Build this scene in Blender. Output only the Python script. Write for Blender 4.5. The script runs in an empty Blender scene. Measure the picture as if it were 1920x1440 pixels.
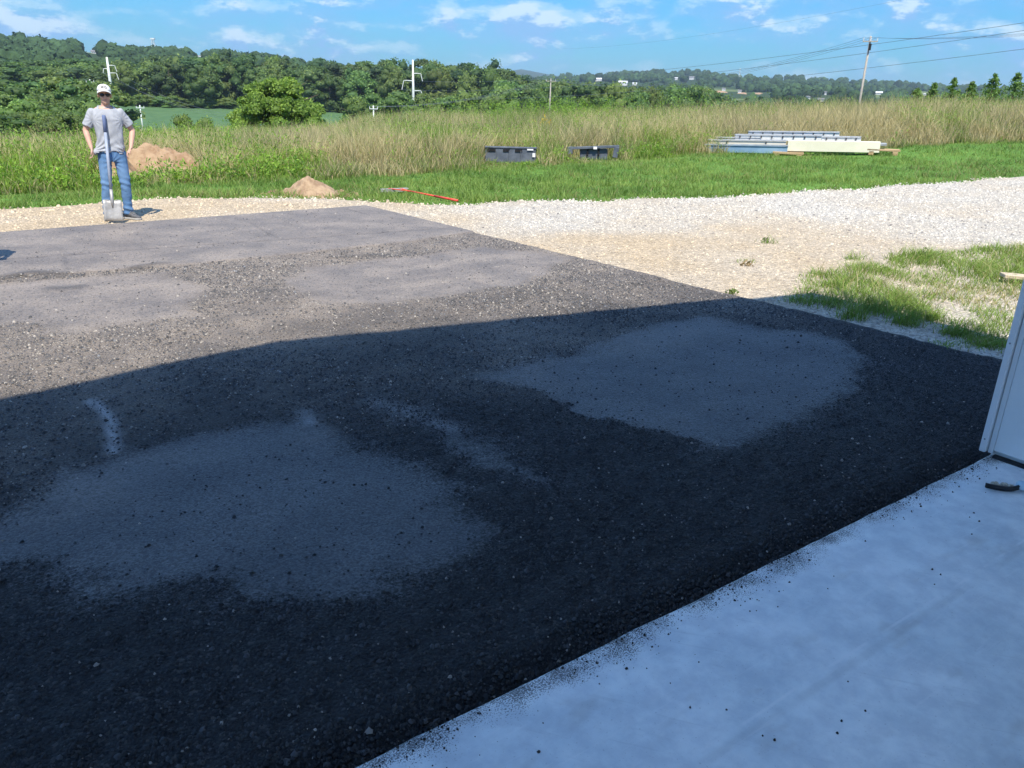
import bpy, bmesh, math, random
import numpy as np
from mathutils import Vector, Matrix
R = math.radians
random.seed(7); rng = np.random.default_rng(7)
scene = bpy.context.scene
col = scene.collection

# ---------------------------------------------------------------- camera
F, H, PITCH, ROLL = 1443.0, 1.62, math.atan((720 - 185) / 1443.0), R(1.7)
cp, sp, cr, sr = math.cos(PITCH), math.sin(PITCH), math.cos(ROLL), math.sin(ROLL)
Uv = Vector((0, sp, cp)); Fw = Vector((0, cp, -sp)); Xv = Vector((1, 0, 0))
right = Xv * cr + Uv * sr; upv = Uv * cr - Xv * sr
cam = bpy.data.cameras.new('camera'); camo = bpy.data.objects.new('camera', cam); col.objects.link(camo)
mw = Matrix((right, upv, -Fw)).transposed().to_4x4(); mw.translation = (0, 0, H); camo.matrix_world = mw
cam.sensor_fit = 'HORIZONTAL'; cam.sensor_width = 36; cam.lens = 36 * F / 1920
cam.clip_start = 0.05; cam.clip_end = 40000
scene.camera = camo

# ---------------------------------------------------------------- light
SUN_EL, SHADOW_AZ = R(57), R(-8)            # shadows fall towards this azimuth (from +Y, clockwise)
world = bpy.data.worlds.new('World'); scene.world = world; world.use_nodes = True
wn = world.node_tree.nodes; wl = world.node_tree.links; wn.clear()
def W(t, **kw):
    n = wn.new(t)
    for k, v in kw.items(): setattr(n, k, v)
    return n
def wmath(op, a, b=None, c=None):
    n = W('ShaderNodeMath', operation=op)
    for i, v in enumerate((a, b, c)):
        if v is None: continue
        if isinstance(v, (int, float)): n.inputs[i].default_value = v
        else: wl.new(v, n.inputs[i])
    return n.outputs[0]
sky = W('ShaderNodeTexSky', sky_type='NISHITA', sun_disc=False, sun_elevation=SUN_EL, sun_rotation=SHADOW_AZ + math.pi,
        altitude=1000, air_density=2.2, dust_density=0.0, ozone_density=8.0)
tint = W('ShaderNodeMix', data_type='RGBA', blend_type='MULTIPLY'); tint.inputs[0].default_value = 1
wl.new(sky.outputs[0], tint.inputs[6]); tint.inputs[7].default_value = (0.20, 0.645, 1.27, 1)
tc = W('ShaderNodeTexCoord')
def cloudnoise(dz, scale, detail, rough, zs):
    mp = W('ShaderNodeMapping'); mp.inputs['Location'].default_value = (CLOUD_X, 0.3, dz * zs); mp.inputs['Scale'].default_value = (1, 1, zs); wl.new(tc.outputs['Generated'], mp.inputs[0])
    n = W('ShaderNodeTexNoise'); n.inputs['Scale'].default_value = scale; n.inputs['Detail'].default_value = detail
    n.inputs['Roughness'].default_value = rough; wl.new(mp.outputs[0], n.inputs['Vector']); return n.outputs[0]
CLOUD_X = 9.2
n1 = cloudnoise(0, 10.5, 8, 0.62, 2.4); n2 = cloudnoise(0.012, 10.5, 6, 0.62, 2.4); nb = cloudnoise(0, 2.6, 2, 0.5, 2.4)
cov = wmath('ADD', n1, wmath('MULTIPLY', wmath('SUBTRACT', nb, 0.5), 0.8))
def wramp(v, a, b):
    m = W('ShaderNodeMapRange', interpolation_type='SMOOTHSTEP'); wl.new(v, m.inputs[0]); m.inputs[1].default_value = a; m.inputs[2].default_value = b; return m.outputs[0]
dens = wmath('MULTIPLY', wramp(cov, 0.475, 0.61), 0.9)
veil = wmath('MULTIPLY', wramp(cov, 0.36, 0.56), 0.48)
lit = wramp(wmath('SUBTRACT', n1, n2), -0.01, 0.10)
ccol = W('ShaderNodeMix', data_type='RGBA'); wl.new(lit, ccol.inputs[0])
ccol.inputs[6].default_value = (2.0, 4.0, 6.9, 1); ccol.inputs[7].default_value = (5.2, 6.6, 7.8, 1)
fac = wmath('MAXIMUM', dens, veil)
mixc = W('ShaderNodeMix', data_type='RGBA'); wl.new(fac, mixc.inputs[0]); wl.new(tint.outputs[2], mixc.inputs[6]); wl.new(ccol.outputs[2], mixc.inputs[7])
bg = W('ShaderNodeBackground'); bg.inputs[1].default_value = 0.088; wl.new(mixc.outputs[2], bg.inputs[0])
wo = W('ShaderNodeOutputWorld'); wl.new(bg.outputs[0], wo.inputs[0])
sl = bpy.data.lights.new('sun', 'SUN'); sl.energy = 4.4; sl.angle = R(0.53); sl.color = (1, 0.93, 0.81)
suno = bpy.data.objects.new('sun', sl); col.objects.link(suno)
sundir = Vector((math.sin(SHADOW_AZ) * math.cos(SUN_EL), math.cos(SHADOW_AZ) * math.cos(SUN_EL), -math.sin(SUN_EL)))
suno.rotation_euler = sundir.to_track_quat('-Z', 'Y').to_euler(); suno.location = (0, -20, 30)
vs = scene.view_settings; vs.view_transform = 'Standard'; vs.look = 'None'; vs.exposure = 0.75; vs.gamma = 1; vs.use_curve_mapping = False
scene.display_settings.display_device = 'sRGB'
scene.cycles.max_bounces = 5; scene.cycles.volume_bounces = 0; scene.cycles.diffuse_bounces = 3; scene.cycles.glossy_bounces = 2; scene.cycles.transparent_max_bounces = 6; scene.cycles.use_denoising = True; scene.cycles.use_adaptive_sampling = True; scene.cycles.adaptive_threshold = 0.02

# ---------------------------------------------------------------- layout helpers
def ray(px, py):
    x = (px - 960) / F; y = -(py - 720) / F
    xr = cr * x - sr * y; yr = sr * x + cr * y
    return np.array([xr, cp + yr * sp, -sp + yr * cp])
def g(px, py, z=0.0):
    d = ray(px, py); t = (z - H) / d[2]; return np.array([d[0] * t, d[1] * t])
def at(px, py, r):
    """point seen at a pixel, r metres away along the ground"""
    d = ray(px, py); t = r / math.hypot(d[0], d[1]); return np.array([d[0] * t, d[1] * t, H + d[2] * t])
def azel(px, py):
    d = ray(px, py); return math.degrees(math.atan2(d[0], d[1])), math.atan2(d[2], math.hypot(d[0], d[1]))
def hash2(ix, iy, s):
    h = (ix.astype(np.int64) * 374761393 + iy.astype(np.int64) * 668265263 + s * 1442695041) & 0x7fffffff
    h = ((h ^ (h >> 13)) * 1274126177) & 0x7fffffff
    return ((h ^ (h >> 16)) & 0xffff) / 65535.0
def vnoise(x, y, s=0):
    x = np.asarray(x, float); y = np.asarray(y, float)
    ix = np.floor(x); iy = np.floor(y); fx = x - ix; fy = y - iy
    fx = fx * fx * (3 - 2 * fx); fy = fy * fy * (3 - 2 * fy)
    a = hash2(ix, iy, s); b = hash2(ix + 1, iy, s); c = hash2(ix, iy + 1, s); d = hash2(ix + 1, iy + 1, s)
    return (a * (1 - fx) + b * fx) * (1 - fy) + (c * (1 - fx) + d * fx) * fy
def fbm(x, y, s=0, o=4):
    v = 0; a = 0.5; t = 0
    for i in range(o):
        v = v + a * vnoise(x, y, s + i * 17); t += a; a *= 0.5; x = x * 2.03 + 5.1; y = y * 2.03 + 1.7
    return v / t
def sstep(x, a, b):
    t = np.clip((x - a) / (b - a), 0, 1); return t * t * (3 - 2 * t)
Z0 = -0.06
_top = [(-700, 300), (0, 250), (130, 245), (300, 232), (450, 228), (600, 222), (700, 212), (780, 205), (900, 207), (1050, 202), (1250, 198), (1400, 190), (1600, 185), (1750, 180), (1920, 180), (2500, 170)]
_ta = [azel(*p)[0] for p in _top]; _te = [azel(*p)[1] for p in _top]
GRASS_H = 0.95
def crest(az): return H + 38 * np.tan(np.interp(az, _ta, _te)) - GRASS_H
KR = [38, 52, 75, 110, 150, 230, 330, 500, 800, 1100, 1500, 2100, 3000, 5000, 9000, 14000]
KA = [-60, -33, -24, -16, -8, 0, 6, 12, 18, 26, 34, 60]
KZ = np.array([   # ground heights for each azimuth (rows) from r = 75 m on
 [-3.5, -5, -6, -5, -2, 5, 26, 34, 24, 10, 5, 40, 160, 100],
 [-3.5, -5, -6, -5, -2, 8, 30, 38, 26, 10, 5, 40, 160, 100],
 [-4.0, -6.5, -8, -8.2, -3.2, 4, 27, 36, 25, 10, 5, 40, 160, 100],
 [-4.0, -6.5, -8, -8.2, -3.2, 4, 24, 36, 25, 10, 5, 40, 170, 100],
 [-3.5, -6, -8, -8, -5, 0, 14, 26, 20, 12, 8, 60, 220, 100],
 [-3.5, -6, -8, -8, -7, -4, 4, 14, 25, 40, 30, 60, 280, 120],
 [-3.0, -6, -8, -8, -7, -3, 5, 16, 34, 58, 40, 60, 280, 120],
 [-3.0, -5, -7, -8, -7, -3, 6, 18, 40, 66, 44, 60, 200, 120],
 [-2.5, -4.5, -7, -8, -7, -2, 8, 16, 34, 58, 40, 60, 160, 120],
 [-2.0, -4, -6.5, -8, -7, -2, 5, 12, 26, 46, 34, 50, 150, 100],
 [-2.0, -4, -6.5, -8, -7, -2, 4, 10, 22, 40, 30, 50, 150, 100],
 [-2.0, -4, -6.5, -8, -7, -2, 4, 10, 22, 40, 30, 50, 150, 100]]); KZ[:, 11] = np.interp(KA, (-60, -8, -2, 2, 8, 60), (40, 60, 168, 168, 60, 50)); KZ[:, 12:] = 20
LKR = np.log(np.array(KR, float))
def gz(x, y):
    x = np.asarray(x, float); y = np.asarray(y, float)
    r = np.hypot(x, y) + 1e-6; az = np.degrees(np.arctan2(x, y)); azc = np.clip(az, -60, 60)
    fade = np.clip((120 - np.abs(az)) / 60, 0, 1)
    zc_ = crest(azc) * fade
    near = Z0 + (zc_ - Z0) * sstep((r - 13) / 25 * 0.5 + 0.0, 0, 0.62) / sstep(0.5, 0, 0.62)
    cols = np.stack([np.interp(azc, KA, KZ[:, k]) for k in range(KZ.shape[1])], -1)
    cols = np.concatenate([zc_[..., None], (zc_ - 0.9)[..., None], cols], -1)
    f = np.interp(np.log(np.maximum(r, 38)), LKR, np.arange(len(KR)))
    i = np.clip(f.astype(int), 0, len(KR) - 2); t = f - i
    t = t * t * (3 - 2 * t) * 0.5 + t * 0.5
    a = np.take_along_axis(cols, i[..., None], -1)[..., 0]; b = np.take_along_axis(cols, (i + 1)[..., None], -1)[..., 0]
    far = a * (1 - t) + b * t
    z = np.where(r < 13, Z0, np.where(r < 38, near, far))
    und = (fbm(x * 0.11, y * 0.11, 3, 3) - 0.5) * 0.35 * sstep(r, 18, 30) + (fbm(x * 0.004, y * 0.004, 5, 3) - 0.5) * 14 * sstep(r, 400, 1200)
    return z + und
def gz1(x, y): return float(gz(np.array([x]), np.array([y]))[0])
def hit(px, py):
    """where the line of sight through a pixel meets the terrain"""
    d = ray(px, py); d = d / math.hypot(d[0], d[1]); r = np.concatenate([np.arange(4, 60, 0.05), np.arange(60, 2500, 2)])
    z = H + d[2] * r; k = np.argmax(z < gz(d[0] * r, d[1] * r)); return np.array([d[0] * r[k], d[1] * r[k]])

# ---------------------------------------------------------------- object helpers
def setp(o, label=None, cat=None, group=None, kind=None):
    if label: o['label'] = label
    if cat: o['category'] = cat
    if group: o['group'] = group
    if kind: o['kind'] = kind
    return o
def link(name, me, m=None, parent=None, smooth=False):
    if m is not None: me.materials.append(m)
    if smooth: me.polygons.foreach_set('use_smooth', np.ones(len(me.polygons), bool))
    o = bpy.data.objects.new(name, me); col.objects.link(o)
    if parent is not None: o.parent = parent
    return o
def npmesh(name, V, Fc, C=None, attrs=None):
    V = np.asarray(V, np.float32); Fc = np.asarray(Fc, np.int32); k = Fc.shape[1]
    me = bpy.data.meshes.new(name); me.vertices.add(len(V)); me.vertices.foreach_set('co', V.ravel())
    me.loops.add(Fc.size); me.loops.foreach_set('vertex_index', Fc.ravel())
    me.polygons.add(len(Fc)); me.polygons.foreach_set('loop_start', np.arange(0, Fc.size, k, dtype=np.int32))
    me.update(calc_edges=True)
    if C is not None:
        a = me.color_attributes.new('col', 'FLOAT_COLOR', 'POINT'); C = np.asarray(C, np.float32)
        if C.shape[1] == 3: C = np.concatenate([C, np.ones((len(C), 1), np.float32)], 1)
        a.data.foreach_set('color', C.ravel())
    for n, v in (attrs or {}).items():
        a = me.attributes.new(n, 'FLOAT', 'POINT'); a.data.foreach_set('value', np.asarray(v, np.float32))
    return me
def empty(name, loc, rz=0.0):
    o = bpy.data.objects.new(name, None); col.objects.link(o); o.location = loc; o.rotation_euler = (0, 0, rz); o.empty_display_size = 0.1; return o
class MB:
    """collects shapes into one mesh"""
    def __init__(s): s.v = []; s.f = []
    def add(s, v, f):
        k = len(s.v); s.v += [tuple(p) for p in v]; s.f += [tuple(i + k for i in q) for q in f]; return s
    def box(s, c, d, rot=None, ch=0.0):
        x, y, z = d[0] / 2, d[1] / 2, d[2] / 2
        if ch <= 0:
            P = [(-x, -y, -z), (x, -y, -z), (x, y, -z), (-x, y, -z), (-x, -y, z), (x, -y, z), (x, y, z), (-x, y, z)]
            Q = [(0, 3, 2, 1), (4, 5, 6, 7), (0, 1, 5, 4), (1, 2, 6, 5), (2, 3, 7, 6), (3, 0, 4, 7)]
        else:
            bm = bmesh.new(); bmesh.ops.create_cube(bm, size=1)
            for v in bm.verts: v.co = Vector((v.co.x * d[0], v.co.y * d[1], v.co.z * d[2]))
            bmesh.ops.bevel(bm, geom=bm.edges[:], offset=ch, segments=1, affect='EDGES')
            bm.verts.index_update(); P = [v.co[:] for v in bm.verts]; Q = [[v.index for v in f.verts] for f in bm.faces]; bm.free()
        M = rot if rot is not None else Matrix.Identity(3)
        return s.add([Vector(c) + M @ Vector(p) for p in P], Q)
    def tube(s, pts, rad, n=8, cap=True):
        pts = [Vector(p) for p in pts]; rad = rad if isinstance(rad, (list, tuple)) else [rad] * len(pts)
        k = len(s.v); up = None
        for i, p in enumerate(pts):
            t = (pts[min(i + 1, len(pts) - 1)] - pts[max(i - 1, 0)]).normalized()
            if up is None: up = t.orthogonal().normalized()
            up = (up - t * up.dot(t)).normalized(); b = t.cross(up)
            for j in range(n):
                a = 2 * math.pi * j / n; s.v.append(tuple(p + (up * math.cos(a) + b * math.sin(a)) * rad[i]))
        for i in range(len(pts) - 1):
            for j in range(n):
                j2 = (j + 1) % n; s.f.append((k + i * n + j, k + i * n + j2, k + (i + 1) * n + j2, k + (i + 1) * n + j))
        if cap:
            s.f.append(tuple(k + j for j in reversed(range(n)))); e = k + (len(pts) - 1) * n; s.f.append(tuple(e + j for j in range(n)))
        return s
    def loft(s, rings, cap=True):
        k = len(s.v); n = len(rings[0])
        for r_ in rings: s.v += [tuple(p) for p in r_]
        for i in range(len(rings) - 1):
            for j in range(n):
                j2 = (j + 1) % n; s.f.append((k + i * n + j, k + i * n + j2, k + (i + 1) * n + j2, k + (i + 1) * n + j))
        if cap:
            s.f.append(tuple(k + j for j in reversed(range(n)))); e = k + (len(rings) - 1) * n; s.f.append(tuple(e + j for j in range(n)))
        return s
    def ell(s, c, d, rot=None, nu=14, nv=10):
        M = rot if rot is not None else Matrix.Identity(3); k = len(s.v)
        for i in range(nv + 1):
            th = math.pi * i / nv
            for j in range(nu):
                a = 2 * math.pi * j / nu
                s.v.append(tuple(Vector(c) + M @ Vector((d[0] * math.sin(th) * math.cos(a), d[1] * math.sin(th) * math.sin(a), d[2] * math.cos(th)))))
        for i in range(nv):
            for j in range(nu):
                j2 = (j + 1) % nu; s.f.append((k + i * nu + j, k + (i + 1) * nu + j, k + (i + 1) * nu + j2, k + i * nu + j2))
        return s
    def cap(s, a, b, ra, rb, n=12):
        """tapered capsule"""
        a = Vector(a); b = Vector(b); t = (b - a).normalized(); pts = []; rad = []
        for q in (-0.98, -0.8, -0.45, 0): pts.append(a + t * ra * q); rad.append(ra * math.sqrt(1 - q * q))
        for q in (0, 0.45, 0.8, 0.98): pts.append(b + t * rb * q); rad.append(rb * math.sqrt(1 - q * q))
        if (b - a).length < 1e-4: return s
        return s.tube(pts, rad, n)
    def mesh(s, name):
        me = bpy.data.meshes.new(name); me.from_pydata(s.v, [], s.f); me.update(); return me
    def build(s, name, m, parent=None, smooth=False): return link(name, s.mesh(name), m, parent, smooth)
def copy_tree(o, parent=None):
    c = o.copy(); col.objects.link(c); c.parent = parent
    for ch in list(o.children):
        d = ch.copy(); col.objects.link(d); d.parent = c
        for gch in list(ch.children):
            e = gch.copy(); col.objects.link(e); e.parent = d
    return c

# ---------------------------------------------------------------- materials
class NM:
    def __init__(s, name):
        s.m = bpy.data.materials.new(name); s.m.use_nodes = True; s.nt = s.m.node_tree; s.nt.nodes.clear()
        s.out = s.n('ShaderNodeOutputMaterial'); s.b = s.n('ShaderNodeBsdfPrincipled'); s.l(s.b.outputs[0], s.out.inputs[0])
    def n(s, t, **kw):
        x = s.nt.nodes.new(t)
        for k, v in kw.items(): setattr(x, k, v)
        return x
    def l(s, a, b): s.nt.links.new(a, b)
    def coord(s, kind='Object', scale=(1, 1, 1)):
        t = s.n('ShaderNodeTexCoord'); mp = s.n('ShaderNodeMapping'); mp.inputs['Scale'].default_value = scale
        s.l(t.outputs[kind], mp.inputs[0]); return mp.outputs[0]
    def noise(s, sc, detail=4, rough=0.55, co=None):
        x = s.n('ShaderNodeTexNoise'); x.inputs['Scale'].default_value = sc; x.inputs['Detail'].default_value = detail; x.inputs['Roughness'].default_value = rough
        s.l(co if co is not None else s.coord(), x.inputs['Vector']); return x.outputs[0]
    def voro(s, sc, out='Distance', co=None, feature='F1'):
        x = s.n('ShaderNodeTexVoronoi', feature=feature); x.inputs['Scale'].default_value = sc
        s.l(co if co is not None else s.coord(), x.inputs['Vector']); return x.outputs[out]
    def attr(s, name, out='Fac'):
        x = s.n('ShaderNodeAttribute', attribute_name=name); return x.outputs[out]
    def ma(s, op, a, b=None, c=None, clamp=False):
        x = s.n('ShaderNodeMath', operation=op, use_clamp=clamp)
        for i, v in enumerate((a, b, c)):
            if v is None: continue
            if isinstance(v, (int, float)): x.inputs[i].default_value = v
            else: s.l(v, x.inputs[i])
        return x.outputs[0]
    def ramp(s, v, a, b, lo=0.0, hi=1.0):
        x = s.n('ShaderNodeMapRange', interpolation_type='SMOOTHSTEP'); s.l(v, x.inputs[0])
        for i, q in enumerate((a, b, lo, hi)): x.inputs[i + 1].default_value = q
        return x.outputs[0]
    def mix(s, f, a, b, mode='MIX'):
        x = s.n('ShaderNodeMix', data_type='RGBA', blend_type=mode)
        for i, v in ((0, f), (6, a), (7, b)):
            if isinstance(v, (int, float)): x.inputs[i].default_value = v
            elif isinstance(v, tuple): x.inputs[i].default_value = v if len(v) == 4 else (*v, 1)
            else: s.l(v, x.inputs[i])
        return x.outputs[2]
    def bump(s, h, strength, dist=0.01, nrm=None):
        x = s.n('ShaderNodeBump'); x.inputs['Distance'].default_value = dist
        if isinstance(strength, (int, float)): x.inputs['Strength'].default_value = strength
        else: s.l(strength, x.inputs['Strength'])
        s.l(h, x.inputs['Height'])
        if nrm is not None: s.l(nrm, x.inputs['Normal'])
        return x.outputs[0]
    def fin(s, colr=None, rough=None, nrm=None, spec=0.3, metal=0.0):
        def put(k, v):
            if v is None: return
            if isinstance(v, (int, float)): s.b.inputs[k].default_value = v
            elif isinstance(v, tuple): s.b.inputs[k].default_value = v if len(v) == 4 else (*v, 1)
            else: s.l(v, s.b.inputs[k])
        put('Base Color', colr); put('Roughness', rough); put('Normal', nrm); put('Specular IOR Level', spec); put('Metallic', metal)
        return s.m
def pmat(name, c1, c2, scale=4, rough=0.8, bump=0.0, bscale=40, spec=0.3, metal=0.0, stretch=(1, 1, 1), lo=0.35, hi=0.65):
    N = NM(name); co = N.coord('Object', stretch); n = N.ramp(N.noise(scale, 5, 0.6, co), lo, hi)
    return N.fin(N.mix(n, c1, c2), rough, N.bump(N.noise(bscale, 3, 0.6, co), bump, 0.01) if bump else None, spec, metal)
def leafmat(name, trans=0.36, rough=0.6, spec=0.25, vary=False):
    N = NM(name); oi = N.n('ShaderNodeObjectInfo'); hs = N.n('ShaderNodeHueSaturation'); N.l(N.ma('ADD', 0.478, N.ma('MULTIPLY', oi.outputs['Random'], 0.044)), hs.inputs['Hue']); N.l(N.ma('ADD', 0.74, N.ma('MULTIPLY', N.ma('FRACT', N.ma('MULTIPLY', oi.outputs['Random'], 7.31)), 0.55)), hs.inputs['Value']); N.l(N.attr('col', 'Color'), hs.inputs['Color']); c = hs.outputs[0] if vary else N.attr('col', 'Color'); N.fin(c, rough, None, spec)
    t = N.n('ShaderNodeBsdfTranslucent'); N.l(N.mix(1.0, c, (1.25, 1.25, 0.6), 'MULTIPLY'), t.inputs[0])
    ms = N.n('ShaderNodeMixShader'); ms.inputs[0].default_value = trans; N.l(N.b.outputs[0], ms.inputs[1]); N.l(t.outputs[0], ms.inputs[2]); N.l(ms.outputs[0], N.out.inputs[0])
    return N.m
def colmat(name, rough=0.9, spec=0.2, ns=0, na=0.3, bs=0, bstr=0.3, bdist=0.01):
    N = NM(name); c = N.attr('col', 'Color')
    if ns: c = N.mix(1.0, c, N.mix(N.noise(ns, 5, 0.65), (1 - na,) * 3, (1 + na,) * 3), 'MULTIPLY')
    return N.fin(c, rough, N.bump(N.noise(bs, 4, 0.6), bstr, bdist) if bs else None, spec)

M_leaf = leafmat('foliage'); M_crown = leafmat('tree_foliage', vary=True); M_grass = leafmat('grass_blades', 0.3, 0.55)
M_bark = pmat('bark', (0.09, 0.07, 0.05), (0.16, 0.13, 0.1), 6, 0.9, 0.5, 20)
M_steelpole = pmat('pale_galvanised_steel', (0.62, 0.65, 0.62), (0.74, 0.76, 0.72), 2, 0.6, spec=0.3)
M_woodpole = pmat('weathered_pole_wood', (0.30, 0.27, 0.23), (0.44, 0.40, 0.35), 3, 0.85, stretch=(6, 6, 0.6))
M_wire = pmat('aluminium_wire', (0.12, 0.14, 0.17), (0.17, 0.19, 0.22), 1, 0.5)
M_white = pmat('white_painted_steel', (0.74, 0.75, 0.76), (0.80, 0.80, 0.80), 2.5, 0.42, 0.03, 8, 0.4)
M_trim = pmat('white_trim_vinyl', (0.70, 0.70, 0.72), (0.76, 0.76, 0.77), 3, 0.5)
M_roof = pmat('grey_metal_roof', (0.25, 0.26, 0.28), (0.3, 0.31, 0.33), 3, 0.5)
M_rubber = pmat('black_rubber', (0.015, 0.016, 0.02), (0.03, 0.03, 0.034), 20, 0.6, 0.1, 60)

MEDGE_PX = [(-300, 372), (0, 366), (150, 362), (300, 350), (450, 345), (600, 338), (760, 330), (930, 318), (1100, 308), (1300, 293), (1500, 285), (1700, 277), (1920, 268), (2300, 255)]
MEDGE = np.array([hit(*p) for p in MEDGE_PX]); ME_AZ = np.degrees(np.arctan2(MEDGE[:, 0], MEDGE[:, 1])); ME_R = np.hypot(MEDGE[:, 0], MEDGE[:, 1]); print('meadow edge r', np.round(ME_R, 1))
def medge_r(az): return np.interp(az, ME_AZ, ME_R)
# ================================================================ THE SETTING
# ---- terrain: one sheet to the horizon
azs = np.concatenate([np.arange(-180, -62, 6), np.arange(-62, 62, 0.5), np.arange(62, 181, 6)]); azs[-1] = 180
rs = np.concatenate([[0.3, 2, 4, 6, 8, 10, 12], np.arange(13, 40, 0.75), np.geomspace(41, 400, 50), np.geomspace(420, 14000, 60)])
A, RR = np.meshgrid(np.radians(azs), rs, indexing='ij'); TX = RR * np.sin(A); TY = RR * np.cos(A); TZ = gz(TX, TY) - 0.25 * (RR <= 10)
na, nr = A.shape; idx = np.arange(na * nr).reshape(na, nr)
quads = np.stack([idx[:-1, :-1], idx[:-1, 1:], idx[1:, 1:], idx[1:, :-1]], -1).reshape(-1, 4)[:, ::-1]
TC = np.zeros((na, nr, 3)); nn = fbm(TX * 0.3, TY * 0.3, 11)[..., None]; nf = fbm(TX * 0.006, TY * 0.006, 12)[..., None]
lawn = np.array([0.10, 0.20, 0.04]); mead = np.array([0.12, 0.125, 0.05]); vall = np.array([0.06, 0.10, 0.03]); hay = np.array([0.13, 0.17, 0.06]); wood = np.array([0.035, 0.06, 0.022])
TC[:] = lawn * (0.8 + 0.4 * nn); rr3 = RR[..., None]
TC = np.where(rr3 > medge_r(np.degrees(A))[..., None] + .4, mead * (0.7 + 0.6 * nn), TC); TC = np.where(rr3 > 60, vall * (0.8 + 0.4 * nn), TC)
TC = np.where(rr3 > 420, np.where(nf > 0.56, hay, wood), TC); TC = np.where(rr3 > 3500, wood, TC)
me = npmesh('terrain', np.stack([TX, TY, TZ], -1).reshape(-1, 3), quads, TC.reshape(-1, 3))
setp(link('terrain', me, colmat('terrain_soil_and_turf', 0.95, 0.1, 3.0, 0.35, 18, 0.4, 0.03), smooth=True), 'grassy farmland falling away to wooded hills', 'ground', kind='structure')

# ---- driveway corners (metres on the ground)
CN_R, CF_R, CF_L, CN_L = np.array([3.95, 4.66]), np.array([-2.36, 12.22]), np.array([-14.0, 1.84]), np.array([-9.0, -4.77])
P0 = np.array([2.37, 3.51]); BU = np.array([0.8084, 0.5886]); BV = np.array([-0.5886, 0.8084])   # right jamb; along the front; outwards
def inpoly(x, y, P):
    c = np.zeros(x.shape, bool); n = len(P)
    for i in range(n):
        (x1, y1), (x2, y2) = P[i], P[(i + 1) % n]
        c ^= ((y1 > y) != (y2 > y)) & (x < (x2 - x1) * (y - y1) / (y2 - y1 + 1e-12) + x1)
    return c
def sdist(x, y, P):
    d = np.full(x.shape, 1e9); n = len(P)
    for i in range(n):
        a = np.array(P[i]); b = np.array(P[(i + 1) % n]); e = b - a
        t = np.clip(((x - a[0]) * e[0] + (y - a[1]) * e[1]) / (e @ e + 1e-12), 0, 1)
        d = np.minimum(d, np.hypot(x - a[0] - t * e[0], y - a[1] - t * e[1]))
    return np.where(inpoly(x, y, P), d, -d)
def ldist(x, y, P):
    d = np.full(x.shape, 1e9)
    for i in range(len(P) - 1):
        a = np.array(P[i]); b = np.array(P[i + 1]); e = b - a
        t = np.clip(((x - a[0]) * e[0] + (y - a[1]) * e[1]) / (e @ e + 1e-12), 0, 1)
        d = np.minimum(d, np.hypot(x - a[0] - t * e[0], y - a[1] - t * e[1]))
    return d
def GP(*pts): return [g(*p) for p in pts]
ROLLED = [   # compacted patches
 GP((-300, 1010), (0, 960), (60, 900), (200, 838), (430, 800), (590, 772), (640, 800), (720, 852), (830, 905), (955, 1000), (850, 1040), (790, 1062), (700, 1112), (500, 1132), (200, 1110), (60, 1040), (-200, 1090)),
 GP((890, 705), (1000, 668), (1110, 640), (1210, 612), (1330, 592), (1560, 625), (1650, 672), (1600, 735), (1490, 792), (1380, 832), (1270, 842), (1190, 812), (1240, 790), (1080, 765), (990, 735)),
 GP((690, 740), (790, 755), (910, 805), (1050, 865), (1140, 900), (1110, 935), (960, 915), (840, 855), (700, 775)),
 GP((-300, 640), (0, 610), (120, 618), (300, 600), (370, 585), (392, 530), (300, 505), (0, 528), (-300, 556)),
 GP((500, 520), (660, 487), (900, 462), (1080, 478), (1010, 520), (900, 545), (700, 568), (560, 560)),
 GP((760, 800), (850, 820), (960, 880), (1030, 960), (960, 960), (860, 890)), GP((640, 690), (820, 700), (900, 730), (780, 745)), GP((-200, 870), (0, 845), (130, 832), (100, 860), (0, 880), (-200, 900)),
]
SEAM = GP((-400, 545), (0, 518), (110, 512), (330, 497), (480, 482), (640, 466), (770, 452), (870, 436), (900, 432))
FAR_STRIP = SEAM + [CF_R + (0.5, 0.5), CF_L + (-1, 1)]
JOINTS = [GP((-300, 505), (0, 487), (330, 463), (690, 438), (840, 428)), GP((470, 418), (520, 446)), GP((645, 390), (690, 403)), GP((120, 480), (128, 505))]
DUST = [(GP((168, 748), (192, 762), (208, 785), (212, 812), (211, 840)), 0.030, 0.85), (GP((700, 748), (760, 765), (860, 800)), 0.06, 0.25), (GP((570, 768), (585, 785)), 0.05, 0.35)]
RAGGED = [GP((0, 520), (60, 512), (105, 513)), GP((255, 502), (300, 496)), GP((100, 537), (150, 533)), GP((620, 480), (720, 478))]
ns_, nt_ = 420, 330
S = np.linspace(0, 1, ns_); T = np.concatenate([np.linspace(0, 0.3, 150), np.linspace(0.3, 1, nt_ - 150 + 1)[1:]])
SS, TT = np.meshgrid(S, T, indexing='ij')
N_ = CN_L + (CN_R - CN_L) * SS[..., None]; Ff = CF_L + (CF_R - CF_L) * SS[..., None]; P = N_ + (Ff - N_) * TT[..., None]
ragr = (fbm(TT * 60, TT * 0 + 3, 31, 6) - 0.5) * 0.26; P[-1] += (ragr[-1][:, None]) * BU
ragn = (fbm(SS * 140, SS * 0 + 7, 32, 5) - 0.62) * 0.10; P[:, 0] += ragn[:, 0][:, None] * BV
AX, AY = P[..., 0], P[..., 1]
wx = (fbm(AX * 4.2, AY * 4.2, 41, 6) - 0.5) * 0.36; wy = (fbm(AX * 2.6, AY * 2.6, 42, 6) - 0.5) * 0.36
rolled = np.zeros_like(AX)
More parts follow.
